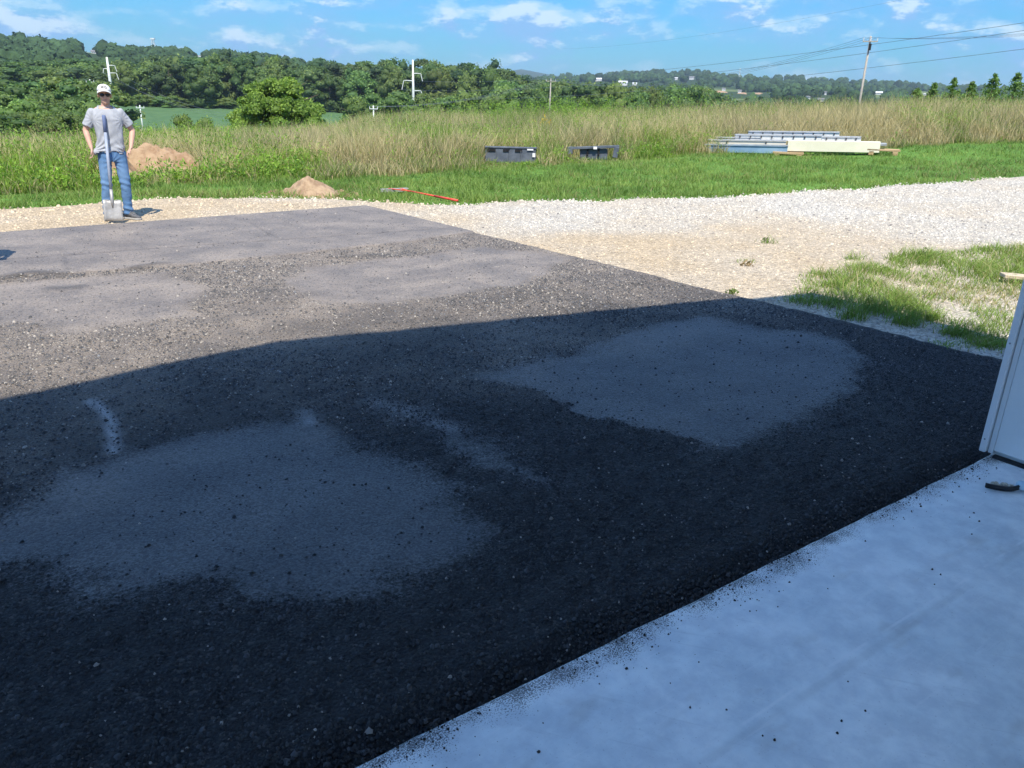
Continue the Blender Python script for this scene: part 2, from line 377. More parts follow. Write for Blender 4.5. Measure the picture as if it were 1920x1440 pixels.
for k, pg in enumerate(ROLLED): rolled = np.maximum(rolled, sstep(sdist(AX + wx, AY + wy, pg), -0.25, 0.24 if k < 2 else 0.3) * (1, 1, .72, 1, 1, .45, .4, .4)[k])
bandv = (fbm(AX * 0.35 + 7, (P - P0) @ BV * 2.2, 58, 4) - .5)     # faint roller lanes along the paving direction
rolled = rolled * (0.93 + 0.4 * (fbm(AX * 1.7, AY * 1.7, 59, 5) - .3)) ; rolled = np.clip(rolled + bandv * .35 * (rolled > .05), 0, 1)
strip = sstep(sdist(AX + wx * 0.18, AY + wy * 0.18, FAR_STRIP), -0.03, 0.05)
# shovel bites along the edge of the right-hand patch
for k, (px, py) in enumerate([(975, 735), (1030, 752), (1075, 775), (1145, 790), (1210, 805), (960, 775), (1010, 800), (1260, 820)]):
    c_ = g(px, py); rolled *= 1 - 0.85 * np.exp(-(((AX - c_[0] + wx) / 0.13) ** 2 + ((AY - c_[1] + wy) / 0.1) ** 2) ** 2)
rolled = np.maximum(rolled, strip)
dust = np.zeros_like(AX)
for ln, w, a in DUST: dust = np.maximum(dust, a * np.exp(-(ldist(AX + wx * 0.1, AY + wy * 0.1, ln) / w) ** 2))
joint = np.zeros_like(AX)
for ln in JOINTS: joint = np.maximum(joint, np.exp(-(ldist(AX + wx * 0.08, AY + wy * 0.08, ln) / 0.016) ** 2))
rag = np.zeros_like(AX)
for ln in RAGGED: rag = np.maximum(rag, np.exp(-(ldist(AX + wx * 0.5, AY + wy * 0.5, ln) / 0.09) ** 2))
rough_h = (fbm(AX * 14, AY * 14, 51, 4) - 0.5) * 0.016 + (fbm(AX * 2.2, AY * 2.2, 52, 3) - 0.5) * 0.02
AZ = rough_h * (1 - 0.85 * rolled) - 0.006 * rolled + 0.02 * strip - 0.008 * joint + 0.012 * rag
dn = (P - P0) @ BV
AZ = AZ - 0.038 * (1 - sstep(dn, 0.01, 0.16)) - 0.012
dust_and_sun = sstep(dn + (fbm(AX * 1.1, AY * 1.1, 57, 5) - .5) * 2.4, 1.5, 4.6)     # dusty with traffic and spilled chips; sun and garage shade also painted in
edge = np.zeros_like(AX); edge[0] = edge[-1] = 1; edge[:, -1] = 1; edge[:, 0] = 1
AZ = AZ - 0.085 * edge * (np.arange(nt_)[None, :] > 0) - 0.02 * edge * (np.arange(nt_)[None, :] == 0)
idx = np.arange(ns_ * nt_).reshape(ns_, nt_)
quads = np.stack([idx[:-1, :-1], idx[1:, :-1], idx[1:, 1:], idx[:-1, 1:]], -1).reshape(-1, 4)
N = NM('fresh_asphalt'); co = N.coord()
roll_a = N.attr('rolled'); grain = N.noise(95, 3, 0.7, co); fine = N.noise(260, 2, 0.6, co); patch = N.noise(2.2, 5, 0.6, co); grit = N.noise(34, 5, 0.8, co)
roll_f = N.ramp(N.ma('ADD', roll_a, N.ma('MULTIPLY', N.ma('SUBTRACT', N.ma('ADD', N.ma('MULTIPLY', grit, 0.5), N.ma('MULTIPLY', grain, 0.5)), 0.5), 2.3)), 0.22, 0.9)
vc = N.n('ShaderNodeTexVoronoi'); vc.inputs['Scale'].default_value = 85; N.l(co, vc.inputs['Vector'])
sepc = N.n('ShaderNodeSeparateColor'); N.l(vc.outputs['Color'], sepc.inputs[0])
speck = N.ramp(sepc.outputs[0], 0.90, 0.97)
gr_ = N.ramp(grain, 0.34, 0.66); c_rough = N.mix(N.attr('dust_and_sun'), N.mix(gr_, (0.0065, 0.007, 0.008), (0.027, 0.029, 0.033)), N.mix(gr_, (0.150, 0.127, 0.104), (0.300, 0.256, 0.212))); c_rough = N.mix(N.ma('MULTIPLY', speck, N.ma('ADD', 0.2, N.ma('MULTIPLY', N.attr('dust_and_sun'), 0.5))), c_rough, (0.26, 0.24, 0.21))
c_roll = N.mix(N.attr('dust_and_sun'), N.mix(gr_, (0.047, 0.050, 0.055), (0.114, 0.119, 0.127)), N.mix(gr_, (0.174, 0.150, 0.127), (0.262, 0.227, 0.194))); c_roll = N.mix(N.ma('MULTIPLY', N.ramp(sepc.outputs[1], 0.74, 0.9), 0.55), c_roll, (0.045, 0.045, 0.045))  # both mixes: garage end darkened as shade, dusty outer end lightened as sun
c_all = N.mix(roll_f, c_rough, c_roll); c_all = N.mix(1.0, c_all, N.mix(N.ramp(patch, 0.3, 0.7), (0.80, 0.80, 0.81), (1.2, 1.17, 1.13)), 'MULTIPLY')
c_all = N.mix(1.0, c_all, N.mix(N.ramp(N.attr('lane'), 0.3, 0.7), (0.92, 0.92, 0.93), (1.08, 1.07, 1.06)), 'MULTIPLY'); c_all = N.mix(N.ma('MULTIPLY', N.attr('joint'), 0.4), c_all, (0.02, 0.02, 0.02)); c_all = N.mix(N.ma('MULTIPLY', N.attr('rag'), 0.5), c_all, (0.022, 0.021, 0.02))
c_all = N.mix(N.ma('MULTIPLY', N.attr('dust'), N.ramp(grain, 0.2, 0.6, 0.3, 0.9)), c_all, (0.50, 0.50, 0.50))
hgt = N.ma('ADD', N.ma('MULTIPLY', N.ma('SUBTRACT', 1.0, vc.outputs['Distance']), 0.6), N.ma('MULTIPLY', grit, 1.3))
nrm = N.bump(hgt, N.ma('SUBTRACT', 1.0, N.ma('MULTIPLY', roll_f, 0.72)), 0.016); nrm = N.bump(fine, 0.35, 0.003, nrm)
M_asphalt = N.fin(c_all, N.ma('SUBTRACT', 0.72, N.ma('MULTIPLY', roll_f, 0.14)), nrm, 0.4)
me = npmesh('asphalt_driveway', np.stack([AX, AY, AZ], -1).reshape(-1, 3), quads, None, dict(rolled=rolled.ravel(), dust=dust.ravel(), joint=joint.ravel(), rag=rag.ravel(), lane=(0.5 + bandv).ravel(), dust_and_sun=dust_and_sun.ravel()))
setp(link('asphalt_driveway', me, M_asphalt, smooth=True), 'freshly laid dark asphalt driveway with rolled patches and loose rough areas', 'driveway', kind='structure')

# ---- loose stones
def rocks(name, X, Y, Z, s, C, m, flat=0.6, seg=5):
    n = len(X); k = seg; a0 = rng.uniform(0, 6.28, n); V = np.zeros((n, k + 3, 3), np.float32)
    for j in range(k):
        a = a0 + j * 2 * math.pi / k + rng.uniform(-.3, .3, n); rad = s * rng.uniform(0.65, 1.1, n)
        V[:, j] = np.stack([X + rad * np.cos(a), Y + rad * np.sin(a), Z - s * 0.25], -1)
    for j in range(3):
        a = a0 + j * 2.09 + 0.3; rad = s * rng.uniform(0.3, 0.65, n)
        V[:, k + j] = np.stack([X + rad * np.cos(a), Y + rad * np.sin(a), Z + s * flat * rng.uniform(0.5, 1.1, n)], -1)
    fs = [(k, k + 1, k + 2)]
    own = [0, 0, 1, 1, 2] if k == 5 else [0, 1, 1, 2]
    for j in range(k):
        j2 = (j + 1) % k; fs.append((j, j2, k + own[j]))
        if own[j] != own[j2]: fs.append((j2, k + own[j2], k + own[j]))
    fs = np.array(fs); Fc = (fs[None] + (np.arange(n) * (k + 3))[:, None, None]).reshape(-1, 3)
    Cc = np.repeat(C[:, None], k + 3, 1).reshape(-1, 3)
    return link(name, npmesh(name, V.reshape(-1, 3), Fc, Cc), m)
def grid_lookup(s, t, F_):
    i = np.clip((s * (ns_ - 1)).astype(int), 0, ns_ - 1); j = np.clip(np.searchsorted(T, t), 0, nt_ - 1); return F_[i, j]
n = 700000; s_ = rng.uniform(0.45, 1, n); t_ = rng.uniform(0, 1, n) ** 1.8 * 0.99 + 0.002
Nn = CN_L + (CN_R - CN_L) * s_[:, None]; Fn = CF_L + (CF_R - CF_L) * s_[:, None]; Q = Nn + (Fn - Nn) * t_[:, None]
d_ = np.hypot(Q[:, 0], Q[:, 1]); azq = np.degrees(np.arctan2(Q[:, 0], Q[:, 1])); rl = grid_lookup(s_, t_, rolled)
zone = fbm(Q[:, 0] * 1.1, Q[:, 1] * 1.1, 61, 3)
keep = (np.abs(azq) < 44) & (d_ > 1.2) & (s_ < 0.995) & (rng.uniform(0, 1, n) < np.where(rl > 0.5, 0.03, 0.55) * np.clip(1.5 - d_ / 13, 0.3, 1) * (0.45 + 0.55 * sstep(zone, 0.3, 0.6)))
Q = Q[keep]; d_ = d_[keep]; zq = grid_lookup(s_[keep], t_[keep], AZ); n = len(Q)
sz = np.clip(rng.lognormal(math.log(0.0047), 0.45, n), 0.0025, 0.014) * np.clip(d_ / 6, 0.9, 1.15)
tone = rng.uniform(0, 1, n); dsun = grid_lookup(s_[keep], t_[keep], dust_and_sun)[:, None]; cc = np.where(tone[:, None] > 0.988 - 0.23 * dsun, np.array([0.29, 0.265, 0.235]), np.where(tone[:, None] > 0.74, np.array([0.060, 0.062, 0.066]) * (1 + 1.9 * dsun), np.array([0.029, 0.030, 0.033]) * (1 + 1.6 * dsun * np.array([1.05, 1, .92])))) * rng.uniform(0.7, 1.3, (n, 1))  # stone colours follow the same dust ramp with painted sun and shade
print('asphalt stones', n)
M_stone = colmat('stone_chips', 0.75, 0.35)
setp(rocks('loose_asphalt_aggregate', Q[:, 0], Q[:, 1], zq + sz * 0.2, sz, cc, M_stone), 'loose dark asphalt crumbs and pale stone chips on the driveway', 'gravel', kind='stuff')

# ---- concrete floor of the garage
def bpt(u, v, z=0.0):
    p = P0 + BU * u + BV * v; return np.array([p[0], p[1], z])
N = NM('smooth_concrete'); co = N.coord()
edge_d = N.n('ShaderNodeSeparateXYZ'); N.l(co, edge_d.inputs[0])            # local Y runs from the lip (0) inwards (negative)
lip = N.ma('MULTIPLY', edge_d.outputs[1], -1.0)
spl = N.ma('SUBTRACT', N.ma('ADD', N.ma('MULTIPLY', N.noise(190, 3, 0.75, co), 0.9), N.ma('MULTIPLY', N.noise(7, 4, 0.6, co), 0.45)), N.ramp(lip, 0.0, 0.24, 0.0, 0.42))
dirt = N.ramp(spl, 0.615, 0.70)
blot = N.ramp(N.noise(1.7, 5, 0.6, co), 0.35, 0.68); fineb = N.noise(9, 5, 0.65, co)
c = N.mix(blot, (0.66, 0.715, 0.75), (0.84, 0.86, 0.87)); c = N.mix(1.0, c, N.mix(N.ramp(fineb, 0.3, 0.7), (0.86, 0.87, 0.89), (1.1, 1.1, 1.08)), 'MULTIPLY')
stain = N.ramp(N.noise(3.1, 3, 0.5, N.coord('Object', (1, 2.2, 1))), 0.58, 0.72); c = N.mix(N.ma('MULTIPLY', stain, 0.28), c, (0.37, 0.33, 0.30))
line = N.ma('ABSOLUTE', N.ma('ADD', lip, N.ma('ADD', -0.47, N.ma('MULTIPLY', N.ma('SUBTRACT', N.noise(1.1, 2, 0.5, co), 0.5), 0.03))))
scr = N.ma('MULTIPLY', N.ramp(line, 0.002, 0.007, 1.0, 0.0), N.ramp(N.noise(6, 3, 0.6, co), 0.42, 0.6)); c = N.mix(N.ma('MULTIPLY', scr, 0.6), c, (0.86, 0.87, 0.88))
line2 = N.ma('ABSOLUTE', N.ma('ADD', lip, -0.50)); scr2 = N.ma('MULTIPLY', N.ramp(line2, 0.004, 0.022, 1.0, 0.0), N.ramp(N.noise(2.3, 3, 0.6, co), 0.35, 0.6)); c = N.mix(N.ma('MULTIPLY', scr2, 0.2), c, (0.28, 0.29, 0.30))
sw = N.coord('Object', (3.5, 46, 1)); rt = N.n('ShaderNodeMapping'); rt.inputs['Rotation'].default_value = (0, 0, 0.9); N.l(N.coord(), rt.inputs[0]); rt2 = N.n('ShaderNodeMapping'); rt2.inputs['Scale'].default_value = (2.5, 38, 1); N.l(rt.outputs[0], rt2.inputs[0])
c = N.mix(N.ma('MULTIPLY', N.ramp(N.noise(1, 5, 0.65, sw), 0.56, 0.7), 0.30), c, (0.86, 0.87, 0.88)); c = N.mix(N.ma('MULTIPLY', N.ramp(N.noise(1, 5, 0.65, rt2.outputs[0]), 0.58, 0.72), 0.25), c, (0.42, 0.45, 0.48))
c = N.mix(N.ma('MULTIPLY', N.ramp(N.noise(120, 2, 0.5, co), 0.66, 0.74), 0.35), c, (0.25, 0.25, 0.25))
c = N.mix(N.ma('MULTIPLY', dirt, 0.85), c, (0.05, 0.049, 0.048))
M_conc = N.fin(c, N.ma('ADD', 0.42, N.ma('MULTIPLY', fineb, 0.25)), N.bump(N.noise(30, 5, 0.6, co), 0.12, 0.004), 0.4)
nx, ny = 260, 40; uu = np.linspace(-10.6, 1.2, nx); vv = np.concatenate([[0.0, 0.0], -np.geomspace(0.012, 11, ny - 2)])
GU, GV = np.meshgrid(uu, vv, indexing='ij'); GZ = np.zeros_like(GU); GZ[:, 0] = -0.12; GZ[:, 1] = -0.006
GV = GV + ((fbm(GU * 9, GU * 0, 71, 4) - 0.5) * 0.012) * (np.arange(ny)[None, :] < 3)
idx = np.arange(nx * ny).reshape(nx, ny); quads = np.stack([idx[:-1, :-1], idx[1:, :-1], idx[1:, 1:], idx[:-1, 1:]], -1).reshape(-1, 4)[:, ::-1]
me = npmesh('concrete_floor', np.stack([GU, GV, GZ], -1).reshape(-1, 3), quads)
slab = link('concrete_floor', me, M_conc); slab.matrix_world = Matrix(((BU[0], BV[0], 0, P0[0]), (BU[1], BV[1], 0, P0[1]), (0, 0, 1, 0), (0, 0, 0, 1)))
setp(slab, 'pale concrete garage floor with asphalt specks along its lip', 'floor', kind='structure')
# crumbs kicked onto the concrete
n = 2600; cu = rng.uniform(-5.2, 0.05, n); cv = -np.abs(rng.exponential(0.04, n)); cl = fbm(cu * 5, cu * 0, 81, 3); kp = rng.uniform(0, 1, n) < sstep(cl, 0.3, 0.65); cu = cu[kp]; cv = cv[kp]
extra = [(1590, 1278), (1622, 1333), (1578, 1352), (1570, 1375), (1294, 1327), (1362, 1331), (1480, 1092), (1826, 962), (1836, 978), (1818, 970), (1822, 1002), (1748, 1068), (1764, 1078), (1752, 1096), (1790, 905), (1798, 913), (1726, 950), (1786, 923), (1010, 1410), (1430, 1380), (1452, 1388)]
EX = np.array([g(*p) for p in extra]); CQ = np.array([bpt(a, b)[:2] for a, b in zip(cu, cv)]); CQ = np.concatenate([CQ, EX])
sz = np.concatenate([np.clip(rng.lognormal(math.log(0.0019), 0.5, len(cu)), 0.001, 0.006), rng.uniform(0.0035, 0.0062, len(EX))])
setp(rocks('asphalt_crumbs', CQ[:, 0], CQ[:, 1], sz * 0.25, sz, np.full((len(CQ), 3), 0.028) * rng.uniform(0.6, 1.5, (len(CQ), 1)), M_stone, 0.9), 'tiny black asphalt crumbs scattered over the concrete floor', 'crumbs', kind='stuff')

# ---- gravel drive
EDGE = np.array([(-30, -4), (-14, 5.2), (-7.33, 11.03), (-5.8, 12.5), (-4.4, 13.2), (-3.0, 13.4), (-1.9, 13.0), (-0.8, 13.15), (3.33, 14.94), (11.99, 18.85), (20, 22), (40, 28)])
def gedge(x): return np.interp(x, EDGE[:, 0], EDGE[:, 1]) + (fbm(x * 1.3, x * 0, 91) - 0.5) * 0.7
TANS = [((1200, 460), 1), ((1420, 475), .8), ((1000, 455), 1), ((1380, 425), .8), ((1330, 520), .75), ((300, 390), 1), ((500, 378), 1), ((100, 410), 1), ((1100, 395), 0), ((1500, 385), 0), ((1850, 380), .1), ((930, 400), .15), ((1000, 412), .1), ((1250, 410), .15), ((1700, 420), .2), ((1850, 440), .15), ((1600, 620), .1), ((1750, 640), .1), ((560, 368), .3), ((1420, 545), .6), ((1560, 440), .6), ((700, 378), .8), ((860, 405), .7)]
TP = np.array([g(*p) for p, w in TANS]); TW = np.array([w for p, w in TANS])
def tanmask(x, y):
    d2 = (x[..., None] - TP[:, 0]) ** 2 + (y[..., None] - TP[:, 1]) ** 2; w = 1 / (d2 + 0.15) ** 1.5
    return np.clip((w * TW).sum(-1) / w.sum(-1) + (fbm(x * 1.2, y * 1.2, 95) - 0.5) * 0.7, 0, 1)
WHITE_G, TAN_G = np.array([0.46, 0.432, 0.38]), np.array([0.47, 0.375, 0.255])
gx = np.concatenate([np.arange(-30, -10, 0.5), np.arange(-10, 20, 0.12), np.arange(20, 40.1, 0.5)]); gt = np.linspace(0, 1, 150)
GX, GT = np.meshgrid(gx, gt, indexing='ij'); GY = -8 + (gedge(GX) + 8) * GT; GZ = gz(GX, GY) + 0.022 - 0.03 * (GT == 1)
tm = tanmask(GX, GY)[..., None]
GZ = GZ - 0.12 * sstep(sdist(GX, GY, [tuple(CN_L), tuple(CN_R), tuple(CF_R), tuple(CF_L)]), 0.04, 0.25) - 0.12 * (((GX - P0[0]) * BV[0] + (GY - P0[1]) * BV[1]) < 0.35)
idx = np.arange(GX.size).reshape(GX.shape); quads = np.stack([idx[:-1, :-1], idx[1:, :-1], idx[1:, 1:], idx[:-1, 1:]], -1).reshape(-1, 4)
N = NM('limestone_gravel'); co = N.coord(); v = N.n('ShaderNodeTexVoronoi'); v.inputs['Scale'].default_value = 42; N.l(co, v.inputs['Vector'])
sc = N.n('ShaderNodeSeparateColor'); N.l(v.outputs['Color'], sc.inputs[0])
c = N.mix(1.0, N.attr('col', 'Color'), N.mix(sc.outputs[0], (0.62, 0.61, 0.6), (1.25, 1.25, 1.24)), 'MULTIPLY'); c = N.mix(1.0, c, N.mix(N.noise(3, 5, 0.65, co), (0.85,) * 3, (1.15,) * 3), 'MULTIPLY')
M_gravel = N.fin(c, 0.9, N.bump(N.ma('SUBTRACT', 1.0, v.outputs['Distance']), 0.9, 0.02), 0.2)
me = npmesh('gravel_drive', np.stack([GX, GY, GZ], -1).reshape(-1, 3), quads, (WHITE_G * (1 - tm) + TAN_G * tm).reshape(-1, 3))
setp(link('gravel_drive', me, M_gravel, smooth=True), 'white and tan crushed limestone gravel drive', 'gravel', kind='structure')
DRIVE = [tuple(CN_L), tuple(CN_R), tuple(CF_R), tuple(CF_L)]
n = 230000; d_ = 4.6 + rng.uniform(0, 1, n) ** 0.9 * 17; a_ = np.radians(rng.uniform(-40, 38, n)); X = d_ * np.sin(a_); Y = d_ * np.cos(a_)
tmk = tanmask(X, Y); keep = (Y < gedge(X) - 0.05 + rng.normal(0, 0.12, n)) & (sdist(X, Y, DRIVE) < -0.03) & (rng.uniform(0, 1, n) < (1 - 0.72 * tmk) * 0.85) & ((np.stack([X, Y], -1) - P0) @ BV > -0.4)
X = X[keep]; Y = Y[keep]; n = len(X); print('gravel stones', n)
sz = np.clip(rng.lognormal(math.log(0.0115), 0.42, n), 0.006, 0.035) * np.clip(np.hypot(X, Y) / 11, 0.9, 1.3)
tmk = tmk[keep][:, None]; cc = (WHITE_G * 1.12 * (1 - tmk) + TAN_G * 1.15 * tmk) * rng.uniform(0.62, 1.25, (n, 1)); grey = rng.uniform(0, 1, (n, 1)) > 0.9; cc = np.where(grey, cc * 0.5 + np.array([0, 0.005, 0.02]), cc)
setp(rocks('gravel_stones', X, Y, gz(X, Y) + 0.02, sz, np.clip(cc, 0, .72), M_stone, 0.65, 4), 'loose white limestone chips on the gravel drive', 'gravel', kind='stuff')

# ---- grass
def blades(X, Y, Z, h, w, lean, cb, ct, seg=1, az=None):
    """bent tapering blades; returns V, F, C"""
    n = len(X); a = rng.uniform(0, 6.28, n) if az is None else az
    dx, dy = np.cos(a), np.sin(a); px, py = -dy, dx; b = rng.uniform(0, 6.28, n); px = np.cos(b); py = np.sin(b)
    base = np.stack([X, Y, Z], -1); ctr = [base]; K = 2 * seg + 1
    V = np.zeros((n, K, 3)); C = np.zeros((n, K, 3))
    for i in range(seg + 1):
        t = i / seg; p = base + np.stack([dx * lean * t * t, dy * lean * t * t, h * (t - 0.18 * t * t * np.minimum(lean / (h + 1e-6), 1.5))], -1)
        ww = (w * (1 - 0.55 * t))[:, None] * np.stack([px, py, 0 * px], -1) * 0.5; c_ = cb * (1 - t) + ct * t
        if i < seg: V[:, 2 * i] = p - ww; V[:, 2 * i + 1] = p + ww; C[:, 2 * i] = c_; C[:, 2 * i + 1] = c_
        else: V[:, K - 1] = p; C[:, K - 1] = c_
    fs = []
    for i in range(seg - 1): q = 2 * i; fs += [(q, q + 1, q + 3), (q, q + 3, q + 2)]
    q = 2 * (seg - 1); fs.append((q, q + 1, q + 2)); fs = np.array(fs)
    Fc = (fs[None] + (np.arange(n) * K)[:, None, None]).reshape(-1, 3); return V.reshape(-1, 3), Fc, C.reshape(-1, 3)
def leaves(X, Y, Z, size, C, up=0.3, asp=0.5):
    """diamond leaves as two triangles, random turn"""
    n = len(X); d = rng.normal(0, 1, (n, 3)); d[:, 2] += up; d /= np.linalg.norm(d, axis=1, keepdims=True)
    e = np.cross(d, rng.normal(0, 1, (n, 3))); e /= np.linalg.norm(e, axis=1, keepdims=True) + 1e-9
    c = np.stack([X, Y, Z], -1); s = size[:, None]; nn_ = np.cross(d, e)
    V = np.stack([c - d * s * 0.5, c + e * s * asp * 0.5 + nn_ * s * 0.08, c + d * s * 0.5, c - e * s * asp * 0.5 + nn_ * s * 0.08], 1).reshape(-1, 3)
    Fc = (np.array([(0, 1, 2), (0, 2, 3)])[None] + (np.arange(n) * 4)[:, None, None]).reshape(-1, 3)
    return V, Fc, np.repeat(C, 4, 0)
def cat(parts):
    V = []; Fc = []; C = []; k = 0
    for v, f, c in parts: V.append(v); Fc.append(f + k); C.append(c); k += len(v)
    return np.concatenate(V), np.concatenate(Fc), np.concatenate(C)
# mown lawn
n = 430000; a_ = rng.uniform(-40, 40, n); r_ = rng.uniform(11.3, 37, n); ar = np.radians(a_); X = r_ * np.sin(ar); Y = r_ * np.cos(ar)
rag_ = (fbm(X * 2.0, Y * 2.0, 101) - 0.5) * 1.1
keep = (Y > gedge(X) + rag_ * 0.5 - 0.03) & (r_ < medge_r(a_) + 1.2) & (rng.uniform(0, 1, n) < np.clip(1.25 - r_ / 60, 0.3, 1)); X = X[keep]; Y = Y[keep]; n = len(X); print('lawn', n)
pt = (fbm(X * 0.5, Y * 0.9, 103) * .5 + fbm(X * 3.1, Y * 4, 104) * .5)[:, None]; g1, g2 = np.array([0.13, 0.23, 0.05]), np.array([0.26, 0.36, 0.085])
ct = (g1 * (1 - sstep(pt, .3, .7)) + g2 * sstep(pt, .3, .7)) * rng.uniform(0.75, 1.3, (n, 1)); dry = rng.uniform(0, 1, (n, 1)) > 0.97 - 0.22 * sstep(fbm(X * .7, Y * .7, 107), .5, .75)[:, None]; ct = np.where(dry, np.array([0.32, 0.28, 0.13]), ct)
hh = rng.uniform(0.04, 0.12, n) * (0.5 + 1.3 * sstep(fbm(X * 2.3, Y * 2.3, 105)[:], .3, .7))
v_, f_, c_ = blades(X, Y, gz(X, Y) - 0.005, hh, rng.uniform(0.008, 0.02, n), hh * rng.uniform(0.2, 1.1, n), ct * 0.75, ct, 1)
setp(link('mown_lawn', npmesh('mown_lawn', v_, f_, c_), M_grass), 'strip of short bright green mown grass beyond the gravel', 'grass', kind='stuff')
# rough grass patch on the gravel at the right
PATCH = GP((1490, 560), (1530, 515), (1640, 495), (1720, 478), (1900, 462), (2300, 445), (2400, 560), (1960, 640), (1830, 610), (1690, 585), (1600, 572))
n = 27000; X = rng.uniform(2, 9, n); Y = rng.uniform(4.8, 11, n); cl = fbm(X * 2.6, Y * 2.6, 111, 3); sd = sdist(X + (cl - .5) * .6, Y, PATCH)
keep = (sd > -0.12) & (cl > 0.37 - 0.05 * np.clip(sd, 0, 1.5)) ; X = X[keep]; Y = Y[keep]; cl = cl[keep]
tx = []; 
for k_ in range(3): tx.append((X + rng.normal(0, 0.035, len(X)), Y + rng.normal(0, 0.035, len(X)), cl))
X, Y, cl = [np.concatenate([t[i] for t in tx]) for i in range(3)]
Xs, Ys = [], []
for (px, py, m) in [(1545, 560, 40), (1600, 590, 50), (1650, 575, 60), (1700, 600, 60), (1740, 590, 60), (1800, 620, 110), (1850, 632, 110), (1880, 640, 60), (1690, 560, 60), (1560, 530, 70), (1500, 558, 40), (1720, 575, 30), (1780, 640, 30), (1845, 640, 90), (1400, 485, 14), (1440, 450, 10), (1600, 480, 30), (1730, 480, 60)]:
    q = g(px, py); Xs.append(q[0] + rng.normal(0, 0.07, m * 3)); Ys.append(q[1] + rng.normal(0, 0.06, m * 3))
Xs = np.concatenate(Xs); Ys = np.concatenate(Ys); X = np.concatenate([X, Xs]); Y = np.concatenate([Y, Ys]); cl = np.concatenate([cl, np.full(len(Xs), 0.6)]); n = len(X); print('patch', n)
tl = sstep(fbm(X * 1.1, Y * 1.1, 115), 0.35, 0.75)
dq = g(1870, 555); dryz = np.exp(-(((X - dq[0]) / 0.7) ** 2 + ((Y - dq[1]) / 0.5) ** 2)) * 0.45 + 0.05
isdry = rng.uniform(0, 1, n) < dryz; ct = np.where(isdry[:, None], np.array([0.46, 0.40, 0.20]), np.array([0.23, 0.34, 0.07])) * rng.uniform(0.65, 1.3, (n, 1))
hh = rng.uniform(0.04, 0.115, n) * (0.7 + tl * 1.1) * (1 + 0.5 * isdry)
v_, f_, c_ = blades(X, Y, np.full(n, Z0 + 0.015), hh, rng.uniform(0.004, 0.009, n), hh * rng.uniform(0.3, 1.5, n), ct * 0.7, ct, 2)
setp(link('rough_grass_patch', npmesh('rough_grass_patch', v_, f_, c_), M_grass), 'straggly green and dry grass growing through the gravel by the garage', 'grass', kind='stuff')
# places in the meadow kept clear: (x, y, radius, how far the grass is kept low towards the camera)
MOUND_A = hit(290, 332) + np.array([-.1, .5]); MOUND_B = hit(205, 345) + np.array([0, .4])
CLEAR = [(MOUND_A, .85, 1.3, .35), (MOUND_B, .5, 1.0, .5), (hit(957, 306), .75, 2.0, .3), (hit(1112, 300), .75, 1.8, .45), (hit(1340, 294), .9, 1.8, .25), (hit(1305, 294), .8, 1.6, .3), (hit(1400, 292), .7, 1.8, .2), (hit(1460, 292), .8, 1.8, .15), (hit(1530, 288), .8, 1.8, .2), (hit(1600, 284), .8, 1.8, .2), (hit(1500, 285), .9, 1.2, .2), (hit(1420, 285), .9, 1.2, .2), (hit(1560, 281), .9, 1.2, .2)]
def clearing(X, Y):
    k = np.ones(len(X))
    for c, rad, fr, lo in CLEAR:
        d = -c / np.hypot(*c); t = np.clip((X - c[0]) * d[0] + (Y - c[1]) * d[1], 0, fr); dd = np.hypot(X - c[0] - d[0] * t, Y - c[1] - d[1] * t); inside = np.hypot(X - c[0], Y - c[1]) < rad
        k = np.where(inside, 0, np.where(dd < rad, np.minimum(k, lo), k))
    return k
# tall meadow
n = 560000; a_ = rng.uniform(-41, 41, n); u_ = rng.uniform(0, 1, n); rmin = medge_r(a_) - 0.3; r_ = rmin + u_ ** 1.25 * (50 - rmin); ar = np.radians(a_); X = r_ * np.sin(ar); Y = r_ * np.cos(ar)
depth = r_ - medge_r(a_) + (fbm(X * 1.3, Y * 1.3, 121) - 0.5) * 1.6
# kinds: patches of dry straw grass, purple-brown seed heads and lush green weeds
kd = fbm(X * 0.45, Y * 0.30, 123, 5) + 0.07 * sstep(a_, 0, 30) - 0.03 * sstep(-a_, 4, 26); kg = fbm(X * 0.35 + 9, Y * 0.35, 127, 4) + 0.06 * sstep(-a_, 6, 26) + 0.14 * sstep(r_, 33, 40) * np.exp(-((a_ - 3) / 8) ** 2)
fine_ = fbm(X * 2.4, Y * 2.4, 129, 3)
keep = (depth > 0) & (fine_ > 0.26) & (rng.uniform(0, 1, n) < 0.72); X, Y, a_, r_, depth, kd, kg, fine_ = [q[keep] for q in (X, Y, a_, r_, depth, kd, kg, fine_)]; n = len(X)
pick = rng.uniform(0, 1, n); straw = pick < sstep(kd, 0.40, 0.62) * 0.72 + 0.16; head = (~straw) & (pick > 0.72) & (kg < 0.58)
print('meadow', n, straw.mean(), head.mean())
ramp_h = sstep(depth, -0.3, 3.0); clr = clearing(X, Y); hh = (0.30 + 0.70 * ramp_h) * clr * rng.uniform(0.45, 1.15, n) * (0.5 + 0.95 * fine_) * np.where(a_ < -12, 0.85, 1.0)
c_straw = np.array([0.57, 0.49, 0.27]); c_green = np.array([0.21, 0.30, 0.065]); c_head = np.array([0.33, 0.26, 0.19]); c_lush = np.array([0.24, 0.38, 0.05])
lush = sstep(kg, 0.5, 0.66)[:, None]; ct = np.where(straw[:, None], c_straw, np.where(head[:, None], c_head, c_green * (1 - lush) + c_lush * lush)) * rng.uniform(0.7, 1.3, (n, 1))
cb = np.where(straw[:, None], c_straw * 0.75, c_green * 0.75) * rng.uniform(0.7, 1.2, (n, 1))
